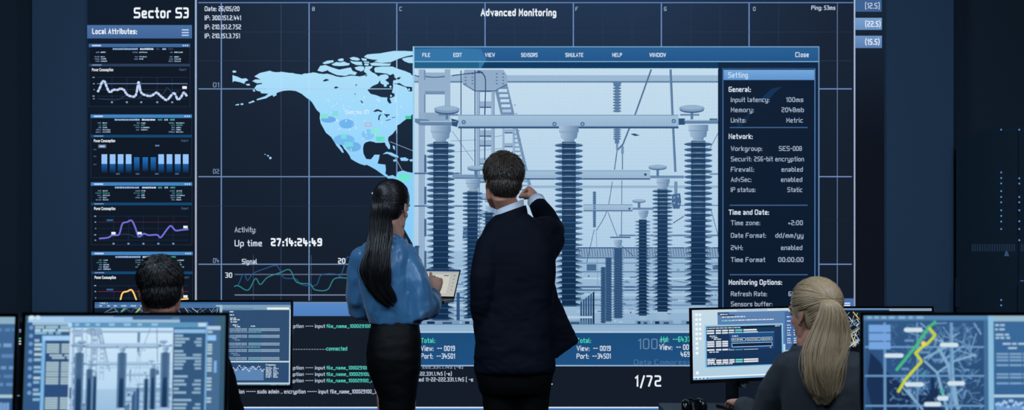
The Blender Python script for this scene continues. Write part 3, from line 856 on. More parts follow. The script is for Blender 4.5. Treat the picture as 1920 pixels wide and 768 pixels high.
win = bpy.data.objects.new('monitoring_window', None)
C.objects.link(win); win.parent = vw
p = wp()
p.rect(775, 88, 1535.5, 622, (12, 36, 66), L=9)
p.rect(775, 88, 1535.5, 116, (40, 96, 148), (34, 86, 138), L=10)
p.poly([(776, 92), (850, 90), (902, 92), (912, 112), (902, 128), (800, 128), (776, 112)], (52, 116, 166), L=10.5)
p.rect(775, 87, 1535.5, 88.8, (120, 160, 196), L=12); p.rect(775, 114.8, 1535.5, 116.4, (130, 182, 218), L=12)
p.rect(774, 87, 777, 690, (150, 206, 236), L=12); p.rect(1534, 87, 1536, 576, (112, 146, 190), L=12)
p.rect(777, 117, 1346, 129, (14, 58, 98), L=10); p.rect(777, 117, 898, 129, (32, 96, 136), L=11)
p.build('window_frame', M_SCREEN, win)
p = wp(); p.L = 13
for s, a, b in (('FILE', 792, 806.5), ('EDIT', 850, 866), ('VIEW', 909, 928), ('SENSORS', 977, 1008), ('SIMULATE', 1060, 1093.5), ('HELP', 1148, 1166), ('WINDOW', 1217.5, 1248.5)):
    p.text(s, a, b, 99.3, 106.3, (226, 240, 252), .02)
p.text('Close', 1491, 1516, 98, 106.5, (226, 238, 252), .012)
p.build('menu_bar', M_SCREEN, win)
p = Pic(CX, HY, KW, y=-.004)
substation(p)
p.rect(776, 128.4, 1346.5, 130, (206, 232, 250), L=12)
M_GRID = mat_screen('lit_display_with_pixel_grid', 1.)
def add_grid(m, pitch, depth):
    nt = m.node_tree
    pr = nt.nodes['Principled BSDF']
    a = nt.nodes['Attribute']
    tc = nt.nodes.new('ShaderNodeTexCoord')
    sp = nt.nodes.new('ShaderNodeSeparateXYZ')
    nt.links.new(tc.outputs['Object'], sp.inputs[0])
    outs = []
    for ax in ('X', 'Z'):
        q = nt.nodes.new('ShaderNodeMath'); q.operation = 'MULTIPLY'; q.inputs[1].default_value = 2 * pi / pitch
        nt.links.new(sp.outputs[ax], q.inputs[0])
        c = nt.nodes.new('ShaderNodeMath'); c.operation = 'COSINE'; nt.links.new(q.outputs[0], c.inputs[0])
        r = nt.nodes.new('ShaderNodeMath'); r.operation = 'MULTIPLY_ADD'; r.inputs[1].default_value = depth; r.inputs[2].default_value = 1 - depth * .4
        nt.links.new(c.outputs[0], r.inputs[0]); outs.append(r)
    mu = nt.nodes.new('ShaderNodeMath'); mu.operation = 'MULTIPLY'
    nt.links.new(outs[0].outputs[0], mu.inputs[0]); nt.links.new(outs[1].outputs[0], mu.inputs[1])
    nt.links.new(mu.outputs[0], pr.inputs['Emission Strength'])
add_grid(M_GRID, .010, .14)
p.build('substation_picture', M_GRID, win)
# settings
p = wp()
p.rect(1347, 118, 1534, 622, (14, 37, 66), (12, 30, 54), L=10)
p.rect(1355, 129, 1528.5, 622, (14, 30, 52), (11, 25, 44), L=10.5)
p.rect(1354.4, 129, 1356.2, 622, (64, 108, 156), L=11); p.rect(1526.8, 129, 1528.4, 590, (86, 132, 184), L=11); p.rect(1354, 128, 1528, 129.4, (60, 100, 146), L=11)
p.rect(1356.5, 131, 1526.5, 150, (116, 166, 218), (96, 148, 206), L=12)
p.text('Setting', 1365, 1402, 135.5, 145, (206, 228, 248), .012, L=13)
p.poly([(1425, 186), (1447, 166), (1466, 162), (1452, 174), (1438, 191)], (18, 50, 84), L=11.5)
p.poly([(1380, 232), (1402, 214), (1410, 196), (1404, 222), (1386, 240)], (16, 42, 72), L=11.5)
HD, TX = (222, 234, 248), (166, 184, 206)
for s, x1, y in (('General:', 1407.5, 167), ('Network:', 1411, 255), ('Time and Date:', 1441.5, 397), ('Monitoring Options:', 1466, 528)):
    p.text(s, 1366, x1, y - 4.4, y + 4.6, HD, .02, L=13)
for s, x1, v, v0, v1, y in (('Inpuit latency:', 1442, '100ms', 1473.5, 1506, 186.5), ('Memory:', 1413, '2048mb', 1465, 1507, 205.5), ('Units:', 1398.5, 'Metric', 1474, 1505, 225), ('Workgroup:', 1429, 'SES-008', 1460, 1503, 278),
        ('Securit: 256-bit encryption', 1507, None, 0, 0, 297.5), ('Firewall:', 1413.5, 'enabled', 1465, 1505, 317), ('AdvSec:', 1408.5, 'enabled', 1464, 1504, 336), ('IP status:', 1416.5, 'Static', 1476, 1504, 355),
        ('Time zone:', 1425, '+2:00', 1477.5, 1505, 417), ('Date Format:', 1436, 'dd/mm/yy', 1453.5, 1506, 440.5), ('24H:', 1392.5, 'enabled', 1464, 1504, 463.5), ('Time Format', 1434.5, '00:00:00', 1459, 1506, 486),
        ('Refresh Rate:', 1438, '60Hz', 1478, 1505, 550), ('Sensors buffer:', 1448, '512', 1482, 1505, 569)):
    p.text(s, 1370, x1, y - 4.2, y + 4.2, TX, .006, L=13)
    if v:
        p.text(v, v0, v1, y - 4.2, y + 4.2, TX, .006, L=13)
for y in (239, 384.5, 514.5):
    p.rect(1368, y - 1, 1514, y + 1, (62, 98, 138), L=12)
p.build('settings_panel', M_SCREEN, win)
# status strip
p = wp()
p.rect(776, 622, 1535.5, 685, (28, 76, 122), (30, 80, 128), L=10)
p.rect(776, 620.8, 1535.5, 623.2, (190, 214, 238), L=12); p.rect(776, 683.6, 1535.5, 686, (146, 178, 212), L=12)
for x in (789, 1081):
    p.text('Total:', x, x + 27, 633, 641.5, GREEN, .012, L=13)
    p.text('View:  -- 0019', x, x + 64, 647.5, 656.5, (226, 236, 248), .01, L=13)
    p.text('Port:  --34501', x, x + 64, 662, 671, (226, 236, 248), .01, L=13)
p.text('Hd:  --64371', 1239, 1298, 630.5, 639.5, GREEN, .01, L=13)
p.text('View:  -- 0019', 1236, 1301, 645, 654.5, (226, 236, 248), .01, L=13)
p.text('469', 1276, 1293.5, 658.5, 667.5, (226, 236, 248), .01, L=13)
p.text('100%', 1196, 1252, 634, 653, (98, 132, 166), -.012, L=12.5)
p.text('Data Compression', 1188, 1316, 673.5, 682, (74, 116, 158), 0, L=12.5)
p.build('status_strip', M_SCREEN, win)
# ================================================================ desk monitors
M_MON = mat_screen('monitor_display', 1.)
def monitor(label, center, w, h, yaw, tilt, desk_z, draw, k, u0, v0, view=None, stand='foot', bez=.009, group=None):
    "center of the screen; its display picture uses px with k metres each around (u0, v0)"
    root = thing('computer_monitor', label, 'monitor', (center[0], center[1], desk_z), (0, 0, yaw), group)
    Mx = Matrix.Translation((0, 0, center[2] - desk_z)) @ Matrix.Rotation(-tilt, 4, 'X')
    def put(o):
        o.matrix_local = Mx
        return o
    W, H = w / 2 + bez, h / 2 + bez
    bm = bmesh.new()
    bx(bm, -W, W, .004, .010, -H - .006, H, bev=.002)
    bx(bm, -W * .86, W * .86, .01, .026, -H * .85, H * .85, bev=.006)
    bx(bm, -W * .55, W * .55, .026, .05, -H * .6, H * .6, bev=.01)
    put(from_bm('housing', bm, M_BLACK, root))
    bm = bmesh.new()
    for a in ((-W, W, -H - .006, -h / 2), (-W, W, h / 2, H), (-W, -w / 2, -h / 2, h / 2), (w / 2, W, -h / 2, h / 2)):
        bx(bm, a[0], a[1], -.002, .004, a[2], a[3])
    put(from_bm('bezel', bm, M_BLACKG, root))
    p = Pic(u0, v0, k, eps=.0002)
    if view: p.view(*view)
    p.clip = (u0 - w / 2 / k, v0 - h / 2 / k, u0 + w / 2 / k, v0 + h / 2 / k)
    draw(p)
    put(p.build('display', M_MON, root))
    zc = center[2] - desk_z
    bm = bmesh.new()
    if stand == 'foot':
        bx(bm, -.03, .03, .05, .075, .012, zc + .03, bev=.006)
        bx(bm, -.05, .05, .045, .06, zc - .05, zc + .05)
        from_bm('stand_neck', bm, M_BLACK, root)
        bm = bmesh.new()
        bx(bm, -.13, .13, -.06, .13, 0, .012, bev=.004)
        from_bm('stand_foot', bm, M_BLACK, root)
    else:
        lathe(bm, [(.028, 0), (.028, zc - .12), (.03, zc - .1), (.03, zc - .02), (.02, zc - .01)], (stand[0], stand[1], 0))
        from_bm('stand_pole', bm, M_GREYM, root, True)
        bm = bmesh.new()
        tube(bm, [(stand[0], stand[1], zc - .05), (stand[0] * .5, stand[1] * .7 + .02, zc - .03), (0, .06, zc)], [.018, .016, .016])
        bx(bm, -.05, .05, .045, .06, zc - .05, zc + .05)
        from_bm('support_arm', bm, M_BLACK, root)
        bm = bmesh.new()
        lathe(bm, [(.014, 0), (.02, .004), (.02, .03), (.016, .034)], (stand[0] + .035, stand[1] - .02, zc - .175), axis=(0, -1, 0))
        from_bm('tightening_knob', bm, M_CHROME, root, True)
        bm = bmesh.new()
        bx(bm, stand[0] - .05, stand[0] + .05, stand[1] - .06, stand[1] + .05, 0, .014, bev=.003)
        from_bm('desk_clamp', bm, M_BLACK, root)
    return root

def words(p, x0, x1, y, h, c, L, n=None, seed=None):
    x = x0
    while x < x1 - 1:
        q = min(random.uniform(h * 1.2, h * 5), x1 - x)
        p.rect(x, y - h / 2, x + q, y + h / 2, c, L=L)
        x += q + h * random.uniform(.5, 1.1)

def codeblock(p, x0, x1, y0, y1, dy, h, c, L, acc=None):
    y = y0
    i = 0
    while y < y1:
        x = x0
        for f, cc in ((.14, c), (.14, c), (.14, c), (.24, acc or c), (.34, c)):
            e = x + (x1 - x0) * f
            p.rect(x, y - h / 2, e - (x1 - x0) * .012, y + h / 2, cc, L=L)
            x = e
        y += dy; i += 1

def streets(p, x0, y0, x1, y1, n, w, cols, seed, L):
    rnd = random.Random(seed)
    for i in range(n):
        cx, cy = rnd.uniform(x0, x1), rnd.uniform(y0, y1)
        a = rnd.choice([.62, .62, .62 + pi / 2, .62 + pi / 2, 1.25, 1.25 + pi / 2, rnd.uniform(0, pi)])
        l = rnd.uniform(.06, .3) * (x1 - x0)
        q = [(cx + cos(a) * l * t, cy - sin(a) * l * t) for t in (-.5, .5)]
        q = [(min(max(u, x0), x1), min(max(v, y0), y1)) for u, v in q]
        p.line(q, w * rnd.choice([.5, .7, 1, 1.6]), rnd.choice(cols), L=L)

# ---- front left: the same substation window on a desktop
def scr_front_left(p):
    random.seed(3)
    p.rect(30, 570, 440, 830, (58, 96, 118), (50, 86, 112), L=0)
    p.rect(48, 593, 402, 772, (56, 92, 138), (50, 86, 132), L=1)
    p.rect(50, 593, 210, 604, (166, 204, 240), L=2); p.rect(117, 594, 246, 603, (150, 190, 230), L=2.2); p.rect(210, 599, 335, 604, (160, 190, 214), L=2.1)
    p.ell(56, 595, 5, 4, (214, 232, 240), L=3); p.ell(68, 595, 4.5, 4, (206, 226, 238), L=3)
    p.rect(58, 604, 130, 609, (160, 190, 206), L=2.2)
    p.text('IDO', 321, 334, 594.5, 599, (110, 150, 186), .01, L=3)
    for i in range(9):
        p.ell(56, 614 + i * 15.2, 4, 4, (110, 154, 204), L=2)
    for y, x1 in ((613, 128), (619, 128), (624, 112), (638, 80), (646, 78), (654, 76), (664, 78), (674, 76), (688, 76), (696, 78), (708, 76), (716, 74), (730, 76), (738, 78), (748, 76)):
        words(p, 63, x1, y, 5, random.choice([(150, 190, 216), (176, 206, 216), (132, 180, 210)]), 3)
    p.rect(78, 629, 142, 800, (44, 78, 124), L=3.5)
    p.rect(78, 629, 142, 638, (164, 208, 244), L=4); p.rect(77, 629, 83.5, 810, (122, 182, 230), L=4)
    for blk in ((646, 661), (666, 673), (680, 694), (699, 704), (709, 722), (746, 766)):
        y = blk[0]
        while y < blk[1]:
            x0 = 86 if blk[0] != 666 else 92 + (y - 666)
            p.rect(x0, y - 2, x0 + 24, y + 1.6, (168, 194, 204), L=4.5)
            p.rect(x0 + 28, y - 2, 130, y + 1.6, (168, 194, 204) if (y - blk[0]) % 8 < 6 else (96, 190, 190), L=4.5)
            y += 4.6
    # the substation window
    p.rect(128, 604, 388, 614.5, (92, 150, 190), L=5); p.ell(129, 609, 4, 4.5, (176, 218, 248), L=5.5)
    for x, w in ((138, 8), (158, 8), (177, 8), (202, 11), (230, 13), (256, 8), (282, 12)):
        p.rect(x, 606, x + w, 610.5, (150, 194, 226), L=6)
    p.rect(370, 605, 387, 612, (190, 216, 232), L=6)
    p.rect(129, 614, 324, 800, (196, 218, 240), L=5)
    p.view(.3345, .3345, 132 - 778 * .3345, 615 - 130 * .3345)
    e = p.eps; p.eps = e * .35; y_ = p.y; p.y = y_ - 6.5 * e
    global SUB_HEAVY
    SUB_HEAVY = True
    substation(p)
    SUB_HEAVY = False
    p.eps = e; p.y = y_
    p.view(1, 1, 0, 0)
    p.rect(323, 613, 388, 800, (52, 88, 126), L=5)
    p.rect(325, 617, 384, 624, (140, 188, 232), L=6)
    for y, a, b in ((629, 16, 0), (635, 28, 10), (641, 20, 14), (647, 14, 10), (658, 17, 0), (665, 22, 16), (671, 30, 22), (677, 22, 12), (683, 18, 14), (690, 16, 12), (705, 26, 0), (713, 20, 12), (720, 24, 16), (728, 10, 12), (735, 24, 16), (749, 34, 0), (757, 26, 10), (764, 24, 14)):
        p.rect(326, y - 2, 326 + a, y + 2, (150, 182, 206), L=6)
        if b: p.rect(377 - b, y - 2, 377, y + 2, (140, 174, 200), L=6)
    p.rect(384.5, 604, 387.5, 800, (122, 176, 222), L=7)
    p.rect(386, 611, 412, 618, (176, 206, 228), L=6); p.rect(388, 618, 412, 790, (70, 108, 146), L=5.5)
    p.rect(388, 628, 404, 638, (148, 196, 246), L=6); p.rect(401, 676, 406, 698, (130, 176, 232), L=6)
    for y in (622, 646, 651, 656, 662, 672, 677, 683, 689, 694, 709, 715, 722, 729, 746, 752):
        p.rect(388, y - 1.8, 397, y + 1.8, (176, 202, 214), L=6.2)
YF = 3.3
kf = YF / F
monitor('large blurred front monitor showing the substation picture in a window', at(233, 699.5, YF), 376 * kf, 216 * kf, 0, R(5), .72, scr_front_left, kf, 233, 699.5)

def scr_left_edge(p):
    random.seed(8)
    p.rect(-380, 560, 60, 830, (64, 104, 148), (56, 94, 140), L=0)
    p.rect(-380, 592, 60, 607, (140, 174, 196), L=1)
    for y, h, c in ((618, 6, (88, 130, 176)), (647, 7, (120, 160, 200)), (667, 7, (92, 132, 180)), (689, 6, (110, 152, 196)), (705, 6, (86, 128, 176)), (720, 6, (96, 138, 182))):
        words(p, -340, 24, y, h, c, 2)
    p.rect(-380, 739, 60, 745, (168, 196, 212), L=2)
    p.rect(-380, 746, 60, 800, (48, 84, 130), L=1.5)
    for i in range(60):
        x = -340 + i * 6
        p.rect(x, 756 + random.uniform(-6, 6), x + 5, 800, (120, 160, 208), L=2)
monitor('front monitor cut off by the left picture border beside the substation monitor', at(-156, 702, YF), 362 * kf, 216 * kf, 0, R(5), .72, scr_left_edge, kf, -156, 702)

# ---- front right: street map and code
def scr_front_right(p):
    random.seed(4)
    p.rect(1590, 560, 2090, 830, (62, 108, 152), (52, 94, 138), L=0)
    p.rect(1617, 588, 2060, 600, (96, 142, 182), (80, 126, 172), L=1)
    p.text('Track', 1628, 1644, 585.8, 589, (160, 196, 222), .01, L=2)
    for x, w in ((1627, 8), (1640, 8), (1653, 9), (1667, 11), (1685, 13), (1704, 8), (1719, 13)):
        p.rect(x, 592.5, x + w, 597, (140, 180, 212), L=2)
    p.rect(1622, 601, 1853, 830, (50, 88, 132), (36, 66, 104), L=1)
    # dark sea between two shores
    p.poly([(1632, 660), (1662, 690), (1690, 700), (1735, 690), (1756, 716), (1770, 790), (1640, 790), (1625, 720)], (26, 48, 84), L=2)
    p.poly([(1640, 640), (1690, 640), (1720, 680), (1745, 700), (1745, 730), (1715, 735), (1690, 720), (1655, 690)], (46, 84, 132), L=2.1)
    S = [(96, 142, 186), (120, 164, 204), (78, 122, 168), (140, 180, 214), (66, 110, 158)]
    streets(p, 1752, 612, 1822, 766, 150, 1.5, S, 1, 3)
    streets(p, 1700, 605, 1840, 680, 90, 1.2, S, 2, 3)
    streets(p, 1690, 690, 1742, 740, 60, 1.3, S, 5, 3)
    streets(p, 1668, 708, 1735, 765, 50, 1.3, S, 6, 3)
    streets(p, 1672, 606, 1730, 690, 36, 1.0, [(70, 112, 158), (84, 128, 172)], 3, 3)
    streets(p, 1775, 690, 1848, 770, 60, 1.2, S, 9, 3)
    for pts, w in (([(1732, 672), (1782, 646)], 4), ([(1760, 652), (1778, 684), (1792, 760)], 6), ([(1732, 675), (1757, 698)], 4), ([(1757, 698), (1776, 770)], 5), ([(1784, 605), (1786, 700), (1796, 768)], 5), ([(1755, 700), (1790, 676), (1830, 664)], 4), ([(1700, 730), (1730, 768)], 4), ([(1690, 722), (1722, 760)], 3)):
        p.line(pts, w, (130, 172, 206), L=3.4)
    for y in (650, 704, 760):
        p.rect(1622, y - 1.6, 1850, y + 1.6, (108, 156, 200), L=4)
    for x, w in ((1659, 5), (1720, 3), (1783, 4)):
        p.rect(x - w / 2, 604, x + w / 2, 830, (104, 150, 192), L=4)
    p.rect(1845, 601, 1853, 830, (66, 110, 154), L=4.2)
    for y in (616, 632, 648):
        p.rect(1629, y - 7.6, 1670, y + 6.4, (118, 164, 222), L=5)
    p.line([(1680, 694), (1716, 650), (1742, 613), (1755, 602)], 5.5, (72, 182, 128), L=5)
    p.line([(1683, 735), (1697, 711), (1728, 677), (1727, 675), (1716, 661), (1718, 660), (1735, 645), (1737, 646), (1752, 630), (1754, 628), (1742, 614)], 5.4, (196, 210, 62), L=5.2)
    p.ell(1732, 644, 4.6, 4.6, (240, 212, 90), L=5.4)
    for x, y, w in ((1699, 618, 27), (1766, 646, 27), (1662, 666, 28), (1700, 720, 28), (1780, 718, 25), (1736, 757, 24), (1760, 746, 14)):
        p.rect(x, y - 4, x + w, y + 4, (206, 226, 236), L=5.5); p.ell(x, y, 4, 4, (206, 226, 236), L=5.5); p.ell(x + w, y, 4, 4, (206, 226, 236), L=5.5)
    for x, y, w in ((1696, 638, 18), (1724, 660, 20), (1690, 691, 14), (1750, 674, 16), (1806, 693, 12)):
        p.rect(x, y - 2, x + w, y + 2, (104, 148, 190), L=5.5)
    p.ell(1766, 733, 4, 3.4, (52, 190, 140), L=5.5); p.ell(1732, 702, 3, 2.4, (52, 170, 140), L=5.5)
    # the code side
    p.rect(1853, 590, 1863, 830, (140, 190, 222), L=6)
    p.rect(1863, 590, 2060, 602, (150, 184, 204), L=6); p.rect(1863, 602, 2060, 737, (58, 106, 154), (54, 100, 148), L=6)
    for y, a, b in ((609, 1866, 1884), (617, 1866, 1884), (627, 1867, 1892), (633, 1867, 1894), (644, 1880, 2040), (652, 1890, 1910)):
        words(p, a, b, y, 3.6, (168, 198, 220), 7)
    for y0, y1 in ((663, 680), (684, 690), (701, 711), (718, 724)):
        codeblock(p, 1868, 2045, y0, y1, 6, 3.4, (130, 166, 200), 7)
    p.rect(1863, 739, 2060, 744, (176, 208, 228), L=7); p.rect(1863, 744, 2060, 830, (58, 102, 150), L=6.5)
    for i in range(50):
        x = 1868 + i * 3.6
        p.ell(x, 756 + random.uniform(-6, 8), 3, 3, (160, 196, 232), L=7.4); p.rect(x - 1.8, 760, x + 1.8, 806, (108, 152, 204), L=7)
monitor('large blurred front monitor showing a street map with a green and yellow route', at(1838, 699.5, YF), 437 * kf, 216 * kf, 0, R(1), .72, scr_front_right, kf, 1838, 699.5)

# ---- middle left ultrawide
def scr_mid_left(p):
    random.seed(6)
    p.rect(170, 560, 552, 730, (50, 82, 118), (46, 78, 114), L=0)
    p.rect(170, 563, 552, 568.5, (62, 108, 160), (54, 98, 150), L=1)
    p.text('Track A', 185, 201, 565.4, 569.2, ICE, .02, L=2)
    for x, w in ((185, 5), (200, 5), (212, 6), (226, 10), (244, 10), (262, 7), (404, 8)):
        p.rect(x, 571.8, x + w, 574.2, (170, 200, 226), L=2)
    p.rect(170, 569, 412, 577, (72, 112, 158), L=1)
    p.rect(174, 577, 411, 720, (20, 36, 56), L=1)
    streets(p, 190, 577, 408, 640, 90, 1.2, [(120, 150, 180), (170, 190, 205), (84, 116, 150), (60, 90, 124)], 12, 2)
    p.line([(250, 590), (262, 577)], 2, (220, 220, 70), L=3); p.line([(226, 584), (233, 577)], 2, (90, 190, 110), L=3)
    p.rect(411, 571, 416, 722, (160, 190, 208), L=3)
    p.rect(416, 571, 546, 580.5, (122, 158, 186), L=2); p.rect(500, 576, 542, 580.3, (226, 234, 236), L=3); p.rect(418, 577, 474, 581, (106, 140, 176), L=3)
    p.rect(416, 581, 542, 676, (48, 78, 114), L=2)
    for y, a, b in ((584, 430, 439), (590, 430, 440), (596, 431, 442), (599, 431, 449), (603, 432, 444), (609, 436, 446), (612, 440, 450), (611, 470, 478)):
        words(p, a, b, y, 1.7, (214, 228, 240), 4)
    for y0, n in ((616, 2), (628.5, 2), (643, 2), (655, 2), (670, 2)):
        for j in range(n):
            y = y0 + j * 3
            for a, b, c in ((429, 440, (136, 164, 194)), (442, 451, (150, 176, 204)), (453, 462, (150, 176, 204)), (466, 490, (128, 184, 204)), (491, 523, (160, 184, 208))):
                x = a
                while x < b:
                    p.rect(x, y - 1.1, x + 1.5, y + 1.1, c, L=4); x += 2.1
    for y, a, b in ((622, 430, 490), (650, 430, 490), (634, 436, 444), (637, 440, 450), (662, 434, 446), (665, 438, 450)):
        words(p, a, b, y, 1.2, (150, 176, 204), 4)
    p.rect(416, 676, 546, 678.6, (196, 222, 236), L=4); p.rect(542.3, 580, 544.8, 718, (190, 216, 234), L=4)
    p.rect(416, 679, 542, 716, (44, 76, 114), L=2)
    p.poly([(418, 692), (424, 696), (432, 689), (440, 694), (446, 687), (452, 694), (458, 684), (464, 690), (470, 687), (476, 685), (484, 692), (489, 690), (495, 692), (495, 712), (418, 712)], (92, 132, 178), L=3)
    for i in range(34):
        x = 427 + i * 2.05
        y = 690 + 3.4 * sin(i * 1.05) + 2 * sin(i * .43)
        p.rect(x, y - .8, x + 1.8, y + .9, (214, 232, 246), L=4)
    p.text('Frequency', 499, 517, 681.6, 684.4, WHITE, .03, L=4)
    for i in range(9):
        words(p, 499, 508 + random.uniform(0, 3), 688 + i * 2.3, 1.3, (200, 218, 236), 4); words(p, 513, 518 + random.uniform(0, 5), 688 + i * 2.3, 1.3, (200, 218, 236), 4)
    p.rect(170, 716.5, 546, 718.5, (204, 226, 238), L=5); p.rect(170, 718.5, 552, 726, (112, 150, 176), L=5)
    for x, w in ((508, 12), (524, 9), (533, 3), (538, 4)):
        p.rect(x, 720.2, x + w, 721.8, (190, 212, 228), L=6)
km = 5.15 / F
monitor('ultrawide monitor facing the seated dark haired man with map and code panes', at(360.5, 643.5, 5.15), .79, .332, 0, R(3), .70, scr_mid_left, km, 360.5, 643.5, stand=(-.12, .1))

# ---- the seated woman's two monitors
def scr_woman(p):
    random.seed(9)
    p.rect(1280, 570, 1560, 730, (196, 218, 230), (176, 206, 224), L=0)
    for i in range(10):
        y = 590 + i * 9.0 if i < 9 else 699
        p.rect(1300.5, y - 2.6, 1305.5, y + 2.4, (240, 248, 252), L=1)
        if i < 6: p.rect(1307.5, y - 2.4, 1312, y + 2.2, (240, 248, 252), L=1)
    p.rect(1380, 582, 1440, 585, (160, 192, 222), L=1)
    p.rect(1343, 586, 1482, 650, (94, 130, 176), (84, 120, 168), L=1)
    p.rect(1343, 586.4, 1365, 592, (60, 86, 122), L=2); p.rect(1349, 591.5, 1376, 594.4, (50, 72, 102), L=1.8)
    words(p, 1348, 1362, 590.5, 1.5, WHITE, 3); words(p, 1351, 1396, 595.5, 1.6, WHITE, 3); words(p, 1351, 1372, 602.5, 1.8, (140, 220, 230), 3); words(p, 1372, 1452, 602, 1.6, WHITE, 3)
    p.rect(1474, 588, 1560, 662, (66, 106, 160), L=2)
    for y in (598, 606, 614, 619, 624, 629, 633, 640, 644, 648):
        words(p, 1478, 1486, y, 1.5, WHITE, 3); words(p, 1491, 1499, y, 1.5, WHITE, 3)
    # terminal
    p.rect(1318, 610, 1470, 690, (148, 200, 232), (120, 184, 226), L=4)
    p.rect(1321, 613, 1467, 688, (26, 56, 92), (22, 50, 86), L=5)
    p.rect(1321, 613, 1467, 617, (20, 36, 58), L=5.5)
    words(p, 1322, 1388, 616, 1.6, (206, 220, 232), 6); words(p, 1454, 1464, 614.8, 1.2, WHITE, 6)
    def term(y, x1, acc=True):
        for a, b, c in ((1322, 1336, (226, 234, 240)), (1339, 1349, (226, 234, 240)), (1351, 1362, (226, 234, 240)), (1364, 1374, (226, 234, 240)), (1376, 1390, (120, 214, 214) if acc else (226, 234, 240)), (1392, 1420, (226, 234, 240))):
            if a < x1: p.rect(a, y - 1.5, min(b, x1), y + 1.3, c, L=6)
    for y, x1 in ((621, 1418), (625.5, 1422), (642, 1364), (646, 1364), (650, 1364), (657, 1420), (677, 1420), (681, 1420)):
        term(y, x1)
    for y, a, b in ((631, 1327, 1340), (634, 1331, 1344), (637, 1335, 1350), (661, 1326, 1344), (674, 1322, 1338), (684, 1322, 1370)):
        words(p, a, b, y, 1.6, (226, 234, 240), 6)
    p.rect(1365, 625.6, 1452, 657.5, (34, 76, 128), (28, 66, 116), L=7); p.rect(1365, 625.6, 1452, 626.6, (120, 176, 220), L=7.2)
    words(p, 1370, 1383, 632, 1.6, WHITE, 8)
    for a, b in ((1369, 1396), (1398, 1425), (1427, 1448)):
        p.frame(a, 635.5, b, 642, 1, (176, 214, 240), L=8); p.rect(a + 1, 636.5, b - 1, 641, (18, 30, 48), L=8); words(p, a + 2, b - 3, 638.8, 1.3, WHITE, 8.5)
    p.frame(1369, 645, 1448, 653, 1, (176, 214, 240), L=8); p.rect(1370, 646, 1447, 652, (14, 36, 70), L=8); words(p, 1443, 1447, 655.5, 1, WHITE, 8.5)
    p.rect(1280, 706, 1560, 708.2, (240, 248, 250), L=2); p.rect(1280, 708.2, 1560, 720, (132, 180, 220), L=2)
    for i in range(7):
        p.rect(1300 + i * 3.4, 708.6, 1302.2 + i * 3.4, 710.6, WHITE if i % 2 else (40, 80, 110), L=3)
ky = 5.28 / F
a_ = at(1294.5, 646.5, 5.28)
yw = R(20)
wM = .53
cM = a_ + Vector((cos(yw), sin(yw), 0)) * (wM / 2 + .009)
uM = 1294.5 + (wM / 2) / ky
monitor('monitor with a pale desktop and dark terminal window beside the blonde seated woman', cM, wM, .288, yw, R(2), .70, scr_woman, ky, uM, 646.5, view=(1.12, 1, 1294.5 * (1 - 1.12), 0), stand=(-.028, .09))

def scr_woman_right(p):
    random.seed(10)
    p.rect(1480, 570, 1770, 740, (16, 26, 40), L=0)
    p.rect(1480, 574, 1650, 577, (60, 110, 170), L=1); p.rect(1480, 577, 1770, 581, (110, 150, 190), (90, 130, 172), L=1)
    p.rect(1668, 577, 1770, 582.5, (140, 160, 178), L=2)
    streets(p, 1500, 585, 1616, 650, 130, 1.4, [(190, 206, 214), (140, 162, 180), (96, 124, 152), (214, 222, 226)], 20, 2)
    p.line([(1600, 584), (1613, 600)], 1.8, (226, 190, 90), L=3); p.line([(1616, 612), (1596, 626), (1604, 650)], 1.8, (226, 200, 110), L=3)
    p.poly([(1560, 652), (1600, 650), (1618, 640), (1618, 740), (1500, 740), (1500, 652)], (10, 15, 22), L=3)
k2 = 5.62 / F
monitor('second monitor of the blonde seated woman showing a dark street plan', at(1643, 648.5, 5.62), .49, .332, 0, R(2), .70, scr_woman_right, k2, 1643, 648.5, stand=(.1, .09))
# ================================================================ desks, racks, small things
def desk(label, x0, x1, y0, y1, z):
    r = thing('control_desk', label, 'desk', ((x0 + x1) / 2, (y0 + y1) / 2, 0))
    hx, hy = (x1 - x0) / 2, (y1 - y0) / 2
    box('worktop', (-hx, hx, -hy, hy, z - .03, z), M_DESK, r, bev=.006)
    for s in (-1, 1):
        box('side_panel', (min(s * hx, s * (hx - .03)), max(s * hx, s * (hx - .03)), -hy + .05, hy - .03, 0, z - .03), M_DESK, r)
    box('modesty_panel', (-hx + .03, hx - .03, hy - .06, hy - .04, .12, z - .03), M_DESK, r)
    return r
def px(x, Y): return (x - CX) * Y / F
desk('front row charcoal desk under the substation monitor', px(-560, 3.3), px(560, 3.3), 3.05, 3.5, .72)
desk('front row charcoal desk under the street map monitor', px(1560, 3.3), px(2260, 3.3), 3.05, 3.5, .72)
desk('charcoal desk where the dark haired man sits', px(120, 5.1), px(560, 5.1), 4.78, 5.36, .70)
desk('charcoal desk where the blonde woman sits', px(1262, 5.1), px(1830, 5.1), 4.92, 5.62, .70)

# headset on the woman's desk
hs = thing('headset', 'black headset with ear pads lying on the desk beside the blonde woman', 'headset', (px(1299, 5.2), 5.2, .70))
for s in (-1, 1):
    bm = bmesh.new()
    lathe(bm, [(.02, -.014), (.034, -.012), (.036, 0), (.03, .012), (.012, .014)], (.03 * s + .005, s * .02, .036), axis=(1, s * .5, .2), n=20)
    from_bm('ear_cup', bm, M_BLACKG, hs, True)
bm = bmesh.new()
tube(bm, [(-.03 + .07 * (1 - cos(t)) * .4, .02 + .05 * sin(t), .035 + .026 * sin(t)) for t in [pi * i / 10 for i in range(11)]], [(.004, .008)] * 11, n=8)
from_bm('headband', bm, M_BLACK, hs, True)

